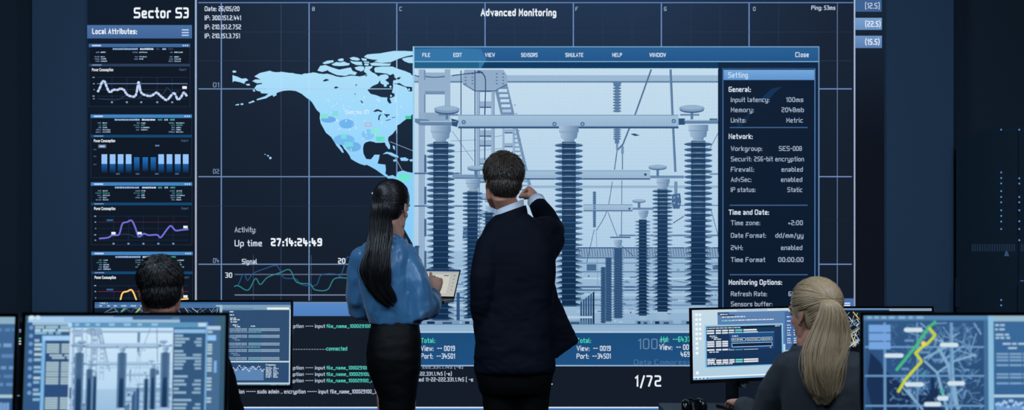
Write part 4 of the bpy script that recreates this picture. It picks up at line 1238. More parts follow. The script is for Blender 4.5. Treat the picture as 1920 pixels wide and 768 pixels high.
# a small equipment box glimpsed between the two front left monitors
eq = thing('equipment_box', 'dark equipment box with tiny status lights behind the two front left monitors', 'equipment box', (px(36, 4.4), 4.4, 0))
box('casing', (-.07, .07, 0, .3, 0, 1.14), M_BLACK, eq, bev=.006)
for y, c in ((618, (150, 190, 230)), (621.5, (120, 150, 180)), (634, (80, 220, 170)), (639, (210, 226, 236)), (644, (200, 216, 230)), (741, (90, 120, 160))):
    z = at(0, y, 4.4).z
    box('status_light', (-.006, .006, -.004, .001, z - .0022, z + .0022), mat_glow('status_glow', c, 1.), eq)

# server racks along the right wall
M_RACK = mat_pr('black_rack_steel', (40, 58, 76), .5, .3, metal=.2)
M_MESHD = mat_pr('perforated_rack_door', (34, 50, 66), .6, .3, bump=(300, .2))
M_LED = mat_glow('blue_indicator', (92, 150, 214), .9)
M_LEDD = mat_glow('dim_blue_indicator', (26, 46, 70), .8)
ra, rb = Vector((px(1791, 7.9), 7.9, 0)), Vector((px(1920, 7.245), 7.245, 0))
rd = (rb - ra).normalized()
rn = Vector((rd.y, -rd.x, 0))
if rn.y > 0: rn = -rn
rk_w = .62
def ray_rack(pxx, pyy, o0):
    "where the photo's sight line meets the row of rack fronts"
    dv = Vector(((pxx - CX) / F, 1, -(pyy - HY) / F))
    t = (ra - Vector((0, 0, 0))).dot(rn) / dv.dot(rn)
    return dv * t + Vector((0, 0, CAM_Z))
lights = [(1878, y) for y in (243, 323, 333.5, 343.5, 358, 369, 379, 394, 404.5, 415, 429, 562, 572)] + [(1912, y) for y in (243, 334, 344, 369, 379, 394, 414.5, 429, 450, 562, 572)] + [(1915, 527), (1918, 527)]
for i in range(2):
    c = ra + rd * (rk_w * (i + .5))
    lab = ['tall dark server rack next to the back wall with a dotted column of blue lights', 'tall dark server rack nearer the viewer, only a strip with blue dots inside the picture'][i]
    ang = math.atan2(rd.y, rd.x)
    r = thing('server_rack', lab, 'server rack', c, (0, 0, ang))
    Mi = (Matrix.Translation(c) @ Matrix.Rotation(ang, 4, 'Z')).inverted()
    h = 2.06
    # local +y points away from the viewer's side
    ys = 1 if (Matrix.Rotation(ang, 3, 'Z') @ Vector((0, 1, 0))).dot(rn) < 0 else -1
    def yy(a, b): return (min(a * ys, b * ys), max(a * ys, b * ys))
    box('cabinet', (-rk_w / 2 + .002, rk_w / 2 - .002, *yy(.02, .5), 0, h), M_RACK, r)
    d = box('door', (-rk_w / 2 + .01, rk_w / 2 - .01, *yy(0, .02), .06, h - .03), M_MESHD, r)
    box('door_handle', (-rk_w / 2 + .03, -rk_w / 2 + .05, *yy(-.02, 0), 1.0, 1.18), M_RACK, d)
    for lx, ly in lights:
        q = Mi @ ray_rack(lx, ly, 0)
        if abs(q.x) < rk_w / 2 - .012:
            bm = bmesh.new()
            ell(bm, (q.x, -.003 * ys, q.z), (.0055, .004, .0055), sub=2)
            from_bm('status_light', bm, M_LED, r)
    q0, q1 = Mi @ ray_rack(1822, 465, 0), Mi @ ray_rack(1918, 465, 0)
    bm = bmesh.new(); n = 0
    for k in range(22):
        q = Mi @ ray_rack(1824 + k * 4.6, 464, 0)
        if abs(q.x) < rk_w / 2 - .015:
            bx(bm, q.x - .004, q.x + .004, *yy(-.004, .001), q.z - .022, q.z + .022); n += 1
    if n: from_bm('indicator_strip', bm, M_LEDD, r)
    else: bm.free()
    q = Mi @ ray_rack(1888, 474, 0)
    if abs(q.x) < rk_w / 2 - .02:
        bm = bmesh.new()
        rings(bm, [[Vector((q.x + a, y_, q.z + b)) for a, b in ((-.02, -.018), (.02, -.018), (0, .022))] for y_ in yy(-.004, .001)])
        from_bm('warning_light', bm, mat_glow('pale_indicator', (52, 78, 108), .9), r)

# office chairs carrying the two seated people
def office_chair(label, x, y, yaw):
    r = thing('office_chair', label, 'chair', (x, y, 0), (0, 0, yaw))
    bm = bmesh.new(); bx(bm, -.24, .24, -.22, .26, .355, .415, bev=.025); from_bm('seat', bm, M_BLACK, r, True)
    bm = bmesh.new()
    rs = []
    for z, w, dy in ((.56, .19, -.235), (.62, .2, -.25), (.72, .2, -.262), (.8, .18, -.27), (.84, .14, -.272)):
        rs.append([Vector((w * cos(t), dy + .018 * sin(t), z)) for t in [2 * pi * k / 20 for k in range(20)]])
    rings(bm, rs); from_bm('backrest', bm, M_BLACK, r, True)
    bm = bmesh.new(); tube(bm, [(0, -.02, .345), (0, -.24, .38), (0, -.275, .62)], [(.03, .01)] * 3, n=8); from_bm('back_support', bm, M_BLACK, r)
    bm = bmesh.new(); lathe(bm, [(.03, .1), (.03, .24), (.02, .25), (.02, .36)]); from_bm('gas_column', bm, M_GREYM, r, True)
    for k in range(5):
        a = 2 * pi * k / 5 + .3 + pi / 5
        bm = bmesh.new(); tube(bm, [(0, 0, .1), (.3 * cos(a), .3 * sin(a), .075)], [.024, .016], n=8); from_bm('leg', bm, M_BLACK, r, True)
        bm = bmesh.new(); lathe(bm, [(.012, -.02), (.03, -.018), (.03, .018), (.012, .02)], (.3 * cos(a), .3 * sin(a), .03), axis=(-sin(a), cos(a), 0), n=14); from_bm('caster', bm, M_BLACKG, r, True)
    return r
# ================================================================ people
M_SKIN = mat_pr('light_skin', (206, 150, 126), .5, .35, bump=(220, .08), mix=((178, 120, 98), 30))
M_SKIN2 = mat_pr('tan_skin', (214, 164, 142), .5, .35, bump=(220, .08), mix=((190, 138, 116), 30))
M_SUIT = mat_pr('navy_suit_cloth', (6, 11, 24), .8, .14, bump=(500, .12))
M_TROUS = mat_pr('black_suit_cloth', (5, 6, 8), .85, .1, bump=(500, .12))
M_BLAZ = mat_pr('charcoal_blazer_cloth', (52, 56, 60), .8, .2, bump=(500, .12), sheen=.05)
M_SHIRT = mat_pr('white_shirt_cotton', (206, 214, 226), .8, .2, bump=(300, .06))
M_BLOUSE = mat_pr('blue_satin_blouse', (60, 110, 150), .36, .5, bump=(20, .1), sheen=.2)
M_SKIRT = mat_pr('black_skirt_cloth', (6, 7, 8), .62, .16, bump=(500, .1))
M_SHOE = mat_pr('black_leather', (14, 13, 13), .3, .5)
M_H_BLACK = [mat_pr('black_hair', (20, 17, 18), .36, .6), mat_pr('black_hair_light', (38, 33, 34), .34, .6), mat_pr('black_hair_dark', (12, 10, 11), .4, .5)]
M_H_BROWN = [mat_pr('dark_brown_hair', (58, 47, 38), .42, .5), mat_pr('brown_hair_light', (128, 108, 84), .38, .5), mat_pr('brown_hair_dark', (30, 25, 22), .45, .4)]
M_H_MAN = [mat_pr('short_black_hair', (24, 21, 20), .45, .45), mat_pr('short_black_hair_light', (54, 48, 43), .42, .5), mat_pr('short_black_hair_dark', (15, 13, 13), .5, .4)]
M_H_BLOND = [mat_pr('blonde_hair', (168, 142, 108), .4, .5), mat_pr('blonde_hair_light', (224, 202, 166), .34, .5), mat_pr('blonde_hair_dark', (104, 82, 60), .45, .4)]
M_EYE = mat_pr('eye_white', (225, 225, 222), .2, .5)

def fuse(bm, voxel, smooth=3, disp=None):
    bmesh.ops.recalc_face_normals(bm, faces=bm.faces)
    me = bpy.data.meshes.new('f'); bm.to_mesh(me); bm.free()
    ob = bpy.data.objects.new('f', me); C.objects.link(ob)
    m = ob.modifiers.new('r', 'REMESH'); m.mode = 'VOXEL'; m.voxel_size = voxel; m.adaptivity = 0
    if smooth:
        s = ob.modifiers.new('s', 'SMOOTH'); s.factor = .5; s.iterations = smooth
    dg = bpy.context.evaluated_depsgraph_get()
    me2 = bpy.data.meshes.new_from_object(ob.evaluated_get(dg))
    bpy.data.objects.remove(ob); bpy.data.meshes.remove(me)
    if disp:
        for v, n in [(v, v.normal.copy()) for v in me2.vertices]:
            v.co = v.co + n * disp(v.co)
    me2.polygons.foreach_set('use_smooth', [True] * len(me2.polygons))
    return me2

def put(name, me, mat, base, parent=None):
    me.transform(Matrix.Translation(-base))
    o = link(name, me, parent, mat)
    if parent is None:
        o.location = base
    return o

def wrinkle(amp, sc, st=(1, 1, 1), amp2=0., sc2=30.):
    def f(co):
        q = Vector((co.x * sc * st[0], co.y * sc * st[1], co.z * sc * st[2]))
        v = noise.noise(q) * amp
        # ridged folds
        v += (.5 - abs(noise.noise(q * 1.9 + Vector((3, 7, 1))))) * amp * .8
        if amp2: v += noise.noise(co * sc2) * amp2
        return v
    return f

def frame3(f, n):
    f = Vector(f).normalized(); n = Vector(n)
    n = (n - f * n.dot(f)).normalized()
    return f, n

def hand(bm, wrist, f, n, side, curls, spread=.0, thumb=(.6, .7, .35), tb=.3, s=1.):
    "f: along the palm, n: out of the palm; side +1 right, -1 left"
    f, n = frame3(f, n)
    t = f.cross(n) * side
    w = Vector(wrist)
    rs = []
    for d, a, b in ((-.012, .024, .019), (.012, .027, .019), (.04, .036, .017), (.07, .041, .015), (.09, .039, .012), (.098, .034, .008)):
        rs.append([w + (f * d + t * (a * cos(q) * (1.12 if cos(q) > 0 else 1)) + n * (b * sin(q))) * s for q in [2 * pi * k / 16 for k in range(16)]])
    rings(bm, rs)
    for i, (o, st, L) in enumerate(((.030, .088, .074), (.0105, .093, .082), (-.010, .089, .076), (-.029, .08, .060))):
        p = w + (f * st + t * o) * s
        a = 0.
        pts = [w + (f * (st - .03) + t * o * .9) * s, p]
        d0 = (f + t * (spread * (1.5 - i))).normalized()
        for fr, wt in ((.46, .95), (.30, 1.1), (.24, .75)):
            a += curls[i] * wt
            p = p + (d0 * cos(a) + n * sin(a)) * (L * fr * s)
            pts.append(p)
        r = (.0088 if i < 3 else .0076) * s
        tube(bm, pts, [r * 1.05, r * 1.08, r, r * .92, r * .78], n=10, up=t)
    p = w + (f * .022 + t * .022 + n * .008) * s
    d = (f * thumb[0] + t * thumb[1] + n * thumb[2]).normalized()
    pts = [w + (f * .012 + t * .006) * s, p]
    for L in (.042, .034, .026):
        p = p + d * L * s; pts.append(p)
        d = (d + f * tb + n * tb * .5 - t * tb * .3).normalized()
    tube(bm, pts, [.013 * s, .0145 * s, .0115 * s, .0102 * s, .0082 * s], n=10)

def head(bm, M, s=1., fem=False):
    "M: head frame, origin between the ears, +Y the face, +Z up"
    T = lambda x, y, z: M @ Vector((x * s, y * s, z * s))
    R3 = M.to_3x3()
    def E(c, r, rot=None):
        Q = R3 @ rot if rot is not None else R3
        ell(bm, T(*c), [v * s for v in r], Q)
    j = .92 if fem else 1.
    E((0, -.012, .036), (.074, .096, .084))
    E((0, .026, -.022), (.063 * j, .068, .086))
    E((0, .03, -.062), (.05 * j, .056, .05))
    E((0, .066, -.1), (.026 * j, .022, .02))
    for q in (-1, 1):
        tube(bm, [T(q * .06 * j, -.002, -.03), T(q * .055 * j, .012, -.07), T(q * .03 * j, .05, -.098), T(0, .07, -.106)], [.016 * s, .017 * s, .017 * s, .016 * s], n=10)
        E((q * .034, .07, -.02), (.017, .012, .018))                       # cheek
        E((q * .032, .08, .012), (.015, .0105, .011))                       # lids
        # ear: shell, rim and lobe
        E((q * .0745, -.014, -.004), (.006, .018, .029), Matrix.Rotation(q * .25, 3, 'Z'))
        rim = [T(q * (.0755 + .005 * sin(a * .5)), -.012 - .02 * sin(a) - .003, .004 + .03 * cos(a)) for a in [.0 - .5 + k * .42 for k in range(9)]]
        tube(bm, rim, [.0042 * s] * 9, n=8)
        E((q * .074, -.006, -.031), (.006, .009, .009))
        tube(bm, [T(q * .006, .1, -.034), T(q * .013, .099, -.037)], [.008 * s, .0075 * s], n=8)
    tube(bm, [T(-.046, .074, .03), T(-.02, .086, .034), T(0, .086, .03), T(.02, .086, .034), T(.046, .074, .03)], [.009 * s] * 5, n=8)
    tube(bm, [T(0, .084, .026), T(0, .096, 0), T(0, .109, -.026), T(0, .108, -.036)], [.008 * s, .009 * s, .0125 * s, .01 * s], n=10)
    tube(bm, [T(-.025, .079, -.067), T(-.008, .091, -.064), T(.008, .091, -.064), T(.025, .079, -.067)], [.005 * s, .0068 * s, .0068 * s, .005 * s], n=8)
    tube(bm, [T(-.021, .079, -.075), T(0, .09, -.077), T(.021, .079, -.075)], [.005 * s, .008 * s, .005 * s], n=8)

def eyes(o, M, base, s=1.):
    for q in (-1, 1):
        bm = bmesh.new()
        ell(bm, M @ Vector((q * .032 * s, .0815 * s, .012 * s)) - base, [.0118 * s] * 3, sub=2)
        from_bm('eye', bm, M_EYE, o, True)

class Locks:
    def __init__(self):
        self.V, self.Fc, self.mi = [], [], []
    def add(self, pts, r0, r1, mi=0, n=5, flat=1., up=None):
        pts = [Vector(p) for p in pts]
        m = len(pts)
        u = Vector(up) if up is not None else Vector((.3, -.8, .5))
        i0 = len(self.V)
        for i, p in enumerate(pts):
            t = (pts[min(i + 1, m - 1)] - pts[max(i - 1, 0)]).normalized()
            u = u - t * u.dot(t)
            u = u.normalized() if u.length > 1e-5 else t.orthogonal().normalized()
            s = t.cross(u)
            f = i / (m - 1)
            r = r0 + (r1 - r0) * f ** 1.5
            if i == 0: r *= .6
            for k in range(n):
                a = 2 * pi * k / n
                self.V.append(p + s * (r * cos(a)) + u * (r * flat * sin(a)))
        for i in range(m - 1):
            for k in range(n):
                a, b = i0 + i * n + k, i0 + i * n + (k + 1) % n
                self.Fc.append((a, b, b + n, a + n)); self.mi.append(mi)
        self.Fc.append(tuple(i0 + (m - 1) * n + k for k in range(n))); self.mi.append(mi)
    def mesh(self, name, extra=None):
        me = bpy.data.meshes.new(name)
        V, Fc, mi = self.V, self.Fc, self.mi
        if extra:
            off_ = len(V)
            V = V + [v.co.copy() for v in extra.vertices]
            Fc = Fc + [tuple(i + off_ for i in p.vertices) for p in extra.polygons]
            mi = mi + [0] * len(extra.polygons)
        me.from_pydata([tuple(v) for v in V], [], Fc)
        me.polygons.foreach_set('material_index', mi)
        me.polygons.foreach_set('use_smooth', [True] * len(Fc))
        return me

def pick(rnd, a=.55, b=.3):
    q = rnd.random()
    return 0 if q < a else 1 if q < a + b else 2

def skull_hair(M, s=1., grow=.008, back=.0):
    bm = bmesh.new()
    R3 = M.to_3x3()
    for c, r in (((0, -.022, .043), (.074 + grow, .094 + grow, .081 + grow)), ((0, -.05, -.006 - back), (.066 + grow * .6, .06 + grow, .078))):
        ell(bm, M @ Vector([v * s for v in c]), [v * s for v in r], R3)
    return bm

def skull_point(d, grow):
    "surface point of the hair cap in head space along direction d from its middle"
    c, r = Vector((0, -.022, .043)), Vector((.074 + grow, .094 + grow, .081 + grow))
    k = 1 / math.sqrt((d.x / r.x) ** 2 + (d.y / r.y) ** 2 + (d.z / r.z) ** 2)
    p = c + d * k
    nr = Vector((d.x / r.x ** 2, d.y / r.y ** 2, d.z / r.z ** 2)).normalized()
    c2, r2 = Vector((0, -.05, -.006)), Vector((.066 + grow * .6, .06 + grow, .078))
    # leave along d through the lower back ellipsoid when that is farther out
    o = c - c2
    A = sum((d[i] / r2[i]) ** 2 for i in range(3)); B = sum(o[i] * d[i] / r2[i] ** 2 for i in range(3)); Cc = sum((o[i] / r2[i]) ** 2 for i in range(3)) - 1
    D = B * B - A * Cc
    if D > 0:
        k2 = (-B + math.sqrt(D)) / A
        if k2 > k:
            p = c + d * k2
            q = p - c2
            nr = Vector((q.x / r2.x ** 2, q.y / r2.y ** 2, q.z / r2.z ** 2)).normalized()
    skull_point.normal = nr
    return p

def short_hair(M, seed, s=1., n=1500, grow=.008, length=.034, lift=.5, whorl=(.01, -.075, .12), forward=0., r0=.0042):
    rnd = random.Random(seed)
    base = fuse(skull_hair(M, s, grow), .004, 3)
    L = Locks()
    wv = Vector(whorl)
    for i in range(n):
        z = 1 - 2 * (i + .5) / n
        a = i * 2.399963
        d = Vector((math.sqrt(1 - z * z) * cos(a), math.sqrt(1 - z * z) * sin(a), z))
        if d.z < -.93: continue
        if d.y > .25 and d.z < .3 + .5 * d.y: continue            # face
        if d.y > -.15 and d.z < -.25: continue                   # ears and sideburns
        p = skull_point(d, grow)
        if p.z < -.098: continue
        nrm = skull_point.normal
        g = p - wv + Vector((rnd.uniform(-.02, .02), rnd.uniform(-.02, .02), 0))
        if forward and p.z > .06: g = g + Vector((0, forward, 0))
        g = g - nrm * g.dot(nrm)
        g = g.normalized() if g.length > 1e-4 else nrm.orthogonal()
        g = (g + nrm.cross(g) * rnd.uniform(-.1, .55)).normalized()
        top = min(max((p.z + .075) / .17, 0), 1)
        ln = length * (.45 + .75 * top) * rnd.uniform(.8, 1.25)
        lf = lift * (.25 + .75 * top) * rnd.uniform(.5, 1.2)
        pts = []
        q = p - nrm * .004
        for k in range(6):
            t = k / 5
            pts.append(M @ (q * s))
            dd = g + nrm * (lf * (.9 - (.7 + .8 * top) * t) + .22 * (1 - top)) + Vector((0, 0, -.25 * t))
            q = q + dd.normalized() * (ln / 5)
        L.add(pts, r0 * s, .0005, pick(rnd, .5, .2 + .15 * top), n=5, flat=.6, up=M.to_3x3() @ nrm)
    return L.mesh('hair', base)

def tail(L, centers, widths, n, seed, r0=.0045, r1=.0012, wave=.006, per=6, cols=(.5, .3), late=0., clumps=26, fray=.35, short=.82):
    "strands filling a hanging tail, gathered in wavy locks: centers Vectors, widths (half x, half y)"
    rnd = random.Random(seed)
    data = smooth_path([(*c, *w) for c, w in zip(centers, widths)], per)
    m = len(data)
    CL = []
    for i in range(clumps):
        CL.append((rnd.uniform(0, 2 * pi), math.sqrt(rnd.uniform(.2, 1.05)), rnd.uniform(0, 6.3), rnd.uniform(5, 10), rnd.uniform(short, 1.08), rnd.uniform(-.8, .8), rnd.choice([0, 0, 1, 2]), rnd.uniform(.5, 1.5)))
    for i in range(n):
        ca, cf, ph, fq, ce, cd, cc, cw = CL[i % clumps]
        a = ca + rnd.gauss(0, .22)
        f = min(max(cf + rnd.gauss(0, .13), .1), 1.12)
        e = int(m * min(1., ce + rnd.uniform(-.08, .04)))
        s0 = int(rnd.random() ** 2 * m * late)
        loose = rnd.random() < .07
        pts = []
        for k in range(s0, max(e, s0 + 4)):
            if k >= m: break
            x, y, z, wx_, wy_ = data[k]
            t = k / (m - 1)
            aa = a + cd * t
            ff = f * (1 + fray * t * t * (cf - .55)) + (.22 * sin(pi * t) if loose else 0)
            wv = wave * cw * min(t * 1.6, 1) * sin(fq * t + ph)
            pts.append(Vector((x + cos(aa) * wx_ * ff + wv, y + sin(aa) * wy_ * ff + wv * .5, z + rnd.uniform(-.001, .001))))
        if len(pts) > 3:
            L.add(pts, r0 * rnd.uniform(.7, 1.2) * (.5 if loose else 1), r1, cc if rnd.random() < .6 else pick(rnd, *cols), n=5, flat=.7)

def contour(bm, rows, Y, n=28, ex=2.5):
    "rows: (py, x left, x right, half depth, y offset); cross sections at those heights"
    rs = []
    for py, xl, xr, hd, dy in rows:
        a, b = at(xl, py, Y + dy), at(xr, py, Y + dy)
        c, h = (a + b) / 2, (b - a).length / 2
        r = []
        for k in range(n):
            t = 2 * pi * k / n
            cx, sx = cos(t), sin(t)
            r.append(c + Vector((h * math.copysign(abs(cx) ** (2 / ex), cx), hd * math.copysign(abs(sx) ** (2 / ex), sx), 0)))
        rs.append(r)
    rings(bm, rs)

def shoe(bm, heel, toe, w=.045, h=.075):
    heel, toe = Vector(heel), Vector(toe)
    d = (toe - heel).normalized(); u = Vector((0, 0, 1)); s = d.cross(u)
    rs = []
    L = (toe - heel).length
    for t, ww, hh in ((-.02, .5, .6), (.0, .8, .95), (.2, .85, 1.), (.45, .9, .75), (.7, 1.05, .5), (.9, .85, .4), (1., .4, .3)):
        c = heel + d * (L * t)
        rs.append([c + s * (w * ww * cos(a)) + u * (h * hh * (.5 + .5 * sin(a))) for a in [2 * pi * k / 16 for k in range(16)]])
    rings(bm, rs)

def body(base, Mh, s, neck, torso, arms, legs, feet, label, skin, fem=False):
    bm = bmesh.new()
    head(bm, Mh, s, fem)
    tube(bm, [Mh @ Vector((0, -.03 * s, -.02 * s)), Mh @ Vector((0, -.03 * s, -.07 * s)), neck[0], neck[1]], [.05 * s, .052 * s, .054 * s, .058 * s], n=18)
    tube(bm, [t[0] for t in torso], [(t[1], t[2]) for t in torso], n=20, up=(0, 1, 0))
    for A in arms:
        tube(bm, A['p'], A.get('r', [.045, .042, .036, .034, .026]), n=14)
        hand(bm, A['p'][-1], A['f'], A['n'], A['side'], A['curl'], thumb=A.get('thumb', (.6, .7, .35)), tb=A.get('tb', .3), s=A.get('s', 1.))
    for Lg in legs:
        tube(bm, Lg, [.07, .062, .05, .052, .036] if len(Lg) == 5 else [.07, .05, .036], n=16)
    for h, t in feet:
        shoe(bm, h, t, .036, .06)
    me = fuse(bm, .0034, 2)
    o = put('person', me, skin, base)
    tag(o, label, 'person', None)
    eyes(o, Mh, base, s)
    return o

def head_frame(pos, yaw, pitch=0., roll=0.):
    "yaw: turned to the viewer's left when positive (the face starts towards +Y)"
    return Matrix.Translation(pos) @ Matrix.Rotation(yaw, 4, 'Z') @ Matrix.Rotation(pitch, 4, 'X') @ Matrix.Rotation(roll, 4, 'Y')

def ring_collar(base, parent, name, mat, pts, r, h):
    bm = bmesh.new()
    tube(bm, pts, [(r, h)] * len(pts), n=10, up=(0, 0, 1))
    return from_bm_at(name, bm, mat, parent, base)

def from_bm_at(name, bm, mat, parent, base):
    for v in bm.verts: v.co -= base
    return from_bm(name, bm, mat, parent, True)

# ---------------------------------------------------------------- the standing man
Y = 5.93
base = Vector((at(965, 1000, Y).x, Y, 0))
Mh = head_frame(at(942, 341, Y), R(14), R(-3), R(3))
nb = at(953, 402, Y)
eR, wR = at(1036, 430, Y + .2), at(1003, 373, Y + .38)
sR, sL = at(1012, 436, Y + .06), at(914, 458, Y - .06)
eL, wL = at(907, 570, Y - .07), at(916, 664, Y + .03)
fdir = (wR - eR).normalized()
man = body(base, Mh, 1.02, (at(951, 385, Y), nb),
    [(at(962, 452, Y), .10, .06), (at(962, 480, Y), .13, .09), (at(962, 560, Y), .13, .09), (at(962, 640, Y), .14, .1), (at(964, 690, Y), .14, .1)],
    [dict(p=[sR, (sR + eR) / 2, eR, (eR + wR) / 2, wR], f=Vector((-.04, .93, .34)), n=Vector((-.72, .1, -.65)), side=1, curl=[1.05, 1.4, 1.45, 1.5], thumb=(.92, .1, .6), tb=.45, s=1.12),
     dict(p=[sL, (sL + eL) / 2, eL, (eL + wL) / 2, wL], f=Vector((.25, .3, -1)), n=Vector((1, 0, .2)), side=-1, curl=[.3, .35, .4, .45])],
    [[at(938, 690, Y), at(936, 760, Y), at(934, 840, Y), at(933, 900, Y), at(932, 985, Y)], [at(996, 690, Y), at(998, 760, Y), at(999, 840, Y), at(1000, 900, Y), at(1001, 985, Y)]],
    [], 'dark haired man in a navy suit standing and pointing at the wall screen', M_SKIN)
bm = bmesh.new()
contour(bm, [(398, 936, 986, .07, 0), (406, 926, 998, .085, 0), (420, 912, 1018, .105, 0), (440, 902, 1034, .12, 0), (470, 898, 1042, .135, 0), (510, 900, 1042, .138, 0), (550, 898, 1038, .132, 0),
             (600, 893, 1036, .135, 0), (650, 890, 1039, .145, 0), (692, 890, 1041, .15, 0), (698, 892, 1038, .14, 0)], Y)
tube(bm, [sL + Vector((.012, 0, -.005)), (sL + eL) / 2 + Vector((-.006, -.02, 0)), eL + Vector((-.004, 0, 0)), (eL + wL) / 2, wL + Vector((0, 0, .0))], [.066, .066, .06, .055, .05], n=18)
tube(bm, [at(986, 432, Y), sR, (sR + eR) / 2 + Vector((0, 0, .0)), eR + Vector((-.004, 0, -.012)), eR * .55 + wR * .45, wR - fdir * .05], [.06, .072, .074, .064, .054, .043], n=20)
tube(bm, [at(1020, 470, Y + .03), at(1036, 450, Y + .12)], [.07, .06], n=16)
# the open front corner swinging out on his right
for sh in (0,):
    rs = []
    for d in (-.01, .035):
        rs.append([at(a, b, Y + .1 + d) for a, b in ((1012, 520), (1038, 528), (1046, 556), (1054, 570), (1068, 604), (1084, 640), (1072, 648), (1058, 658), (1046, 671), (1014, 676))])
    rings(bm, rs)
bm.verts.ensure_lookup_table()
wr = wrinkle(.005, 9, (1, 1, 1.6))
def man_disp(co):
    lo = min(max((at(0, 470, Y).z - co.z) / .3, 0), 1)
    return wr(co) * (.5 + .9 * lo)
jk = put('jacket', fuse(bm, .0075, 4, man_disp), M_SUIT, base, man)
# sleeve creases at the left elbow and pocket are part of the jacket; shirt shows at neck and cuff
Cn = at(955, 393, Y)
bm = bmesh.new()
rs = []
for dz, k in ((-.035, 1.12), (.0, 1.02), (.026, 1.0)):
    rs.append([Cn + Vector((.066 * k * cos(a), .07 * k * sin(a), dz + .042 * cos(a) * .62 - .004)) for a in [2 * pi * i / 28 for i in range(28)]])
rings(bm, rs, cap=False)
rs2 = []
for dz, k in ((.026, 1.0), (.026, .94), (-.03, .95)):
    rs2.append([Cn + Vector((.066 * k * cos(a), .07 * k * sin(a), dz + .042 * cos(a) * .62 - .004)) for a in [2 * pi * i / 28 for i in range(28)]])
rings(bm, rs2, cap=False)
from_bm_at('shirt_collar', bm, M_SHIRT, man, base)
bm = bmesh.new()
tube(bm, [wR - fdir * .07, wR - fdir * .012], [.043, .0435], n=20, tips=False)
from_bm_at('shirt_cuff', bm, M_SHIRT, man, base)
# jacket collar standing round the shirt
bm = bmesh.new()
rs = []
for dz, k in ((-.05, 1.3), (-.012, 1.2), (.004, 1.13), (-.004, 1.06), (-.05, 1.06)):
    rs.append([Cn + Vector((.068 * k * cos(a), .074 * k * sin(a) - .004, dz + .045 * cos(a) * .62 - .01)) for a in [2 * pi * i / 28 for i in range(28)]])
rings(bm, rs, cap=False)
from_bm_at('jacket_collar', bm, M_SUIT, jk, Vector((0, 0, 0)) + base)
bm = bmesh.new()
contour(bm, [(640, 892, 1036, .12, 0), (690, 889, 1040, .13, 0), (720, 896, 1033, .125, 0), (735, 899, 1031, .11, 0)], Y)
for xs in ((934, 938, 938, 938, 937), (1000, 996, 995, 996, 998)):
    P = [at(x, y, Y) for x, y in zip(xs, (700, 770, 840, 900, 988))]
    tube(bm, P, [.085, .078, .066, .06, .058], n=18)
put('trousers', fuse(bm, .009, 4, wrinkle(.004, 8)), M_TROUS, base, man)
for x in (937, 998):
    bm = bmesh.new(); a = at(x, 1000, Y); a.z = 0
    shoe(bm, a + Vector((0, -.07, .004)), a + Vector((-.05, .2, .004)))
    from_bm_at('shoe', bm, M_SHOE, man, base)
hm = short_hair(Mh, 3, 1.02, n=3200, grow=.011, length=.037, lift=.46, r0=.0032)
put('hair', hm, M_H_BROWN, base, man)

# ---------------------------------------------------------------- the standing woman
Y = 6.0
base = Vector((at(740, 1000, Y).x, Y, 0))
Mh = head_frame(at(736, 390, Y), R(-20), R(-10), R(2))
sR, sL = at(762, 474, Y), at(674, 478, Y - .02)
eR, wR = at(789, 582, Y - .03), at(815, 551, Y + .14)
eL, wL = at(674, 572, Y + .05), at(738, 589, Y + .24)
woman = body(base, Mh, .99, (at(737, 436, Y), at(731, 455, Y)),
    [(at(722, 470, Y), .12, .06), (at(722, 510, Y), .12, .085), (at(736, 590, Y), .1, .08), (at(738, 650, Y), .115, .09), (at(738, 690, Y), .115, .09)],
    [dict(p=[sR, (sR + eR) / 2, eR, (eR + wR) / 2, wR], r=[.03, .033, .03, .028, .023], f=Vector((.05, .42, .9)), n=Vector((-.1, .9, -.42)), side=1, curl=[.42, .95, 1.05, 1.1], thumb=(.75, .55, .3), s=.88),
     dict(p=[sL, (sL + eL) / 2, eL, (eL + wL) / 2, wL], r=[.03, .033, .03, .028, .023], f=Vector((.85, .5, .0)), n=Vector((0, .0, 1)), side=-1, curl=[.08, .08, .08, .08], s=.88, tb=0., thumb=(.6, .75, -.1))],
    [[at(730, 690, Y), at(732, 760, Y), at(730, 815, Y), at(729, 870, Y), at(730, 985, Y)], [at(754, 690, Y), at(755, 760, Y), at(753, 815, Y), at(752, 870, Y), at(752, 985, Y)]],
    [(at(729, 990, Y) + Vector((0, -.03, -.05)), at(734, 990, Y) + Vector((.08, .15, -.09))), (at(752, 990, Y) + Vector((0, -.03, -.05)), at(757, 990, Y) + Vector((.08, .15, -.09)))],
    'black haired woman in a blue blouse and black skirt standing with a laptop', M_SKIN2, True)
bm = bmesh.new()
contour(bm, [(440, 716, 748, .055, 0), (448, 700, 756, .07, 0), (458, 682, 764, .085, 0), (472, 672, 770, .098, 0), (500, 670, 772, .112, 0), (540, 676, 776, .112, 0), (575, 684, 784, .105, 0), (596, 690, 788, .1, 0), (606, 694, 787, .095, 0)], Y)
tube(bm, [sR + Vector((-.01, 0, -.012)), sR * .65 + eR * .35, (sR + eR) / 2, eR + Vector((-.012, 0, -.008)), eR * .55 + wR * .45 + Vector((.004, 0, -.012)), wR - (wR - eR).normalized() * .04], [.058, .064, .068, .07, .062, .043], n=20)
tube(bm, [sL + Vector((.012, 0, -.012)), sL * .6 + eL * .4, eL + Vector((0, -.02, .03)), eL, eL * .6 + wL * .4, wL - (wL - eL).normalized() * .04], [.056, .06, .062, .062, .055, .04], n=20)
wf_a, wf_b = wrinkle(.013, 8, (1.4, 1.4, .5)), wrinkle(.0035, 19, (1.2, 1.2, .7))
wf = lambda co: wf_a(co) + wf_b(co)
put('blouse', fuse(bm, .0065, 3, wf), M_BLOUSE, base, woman)
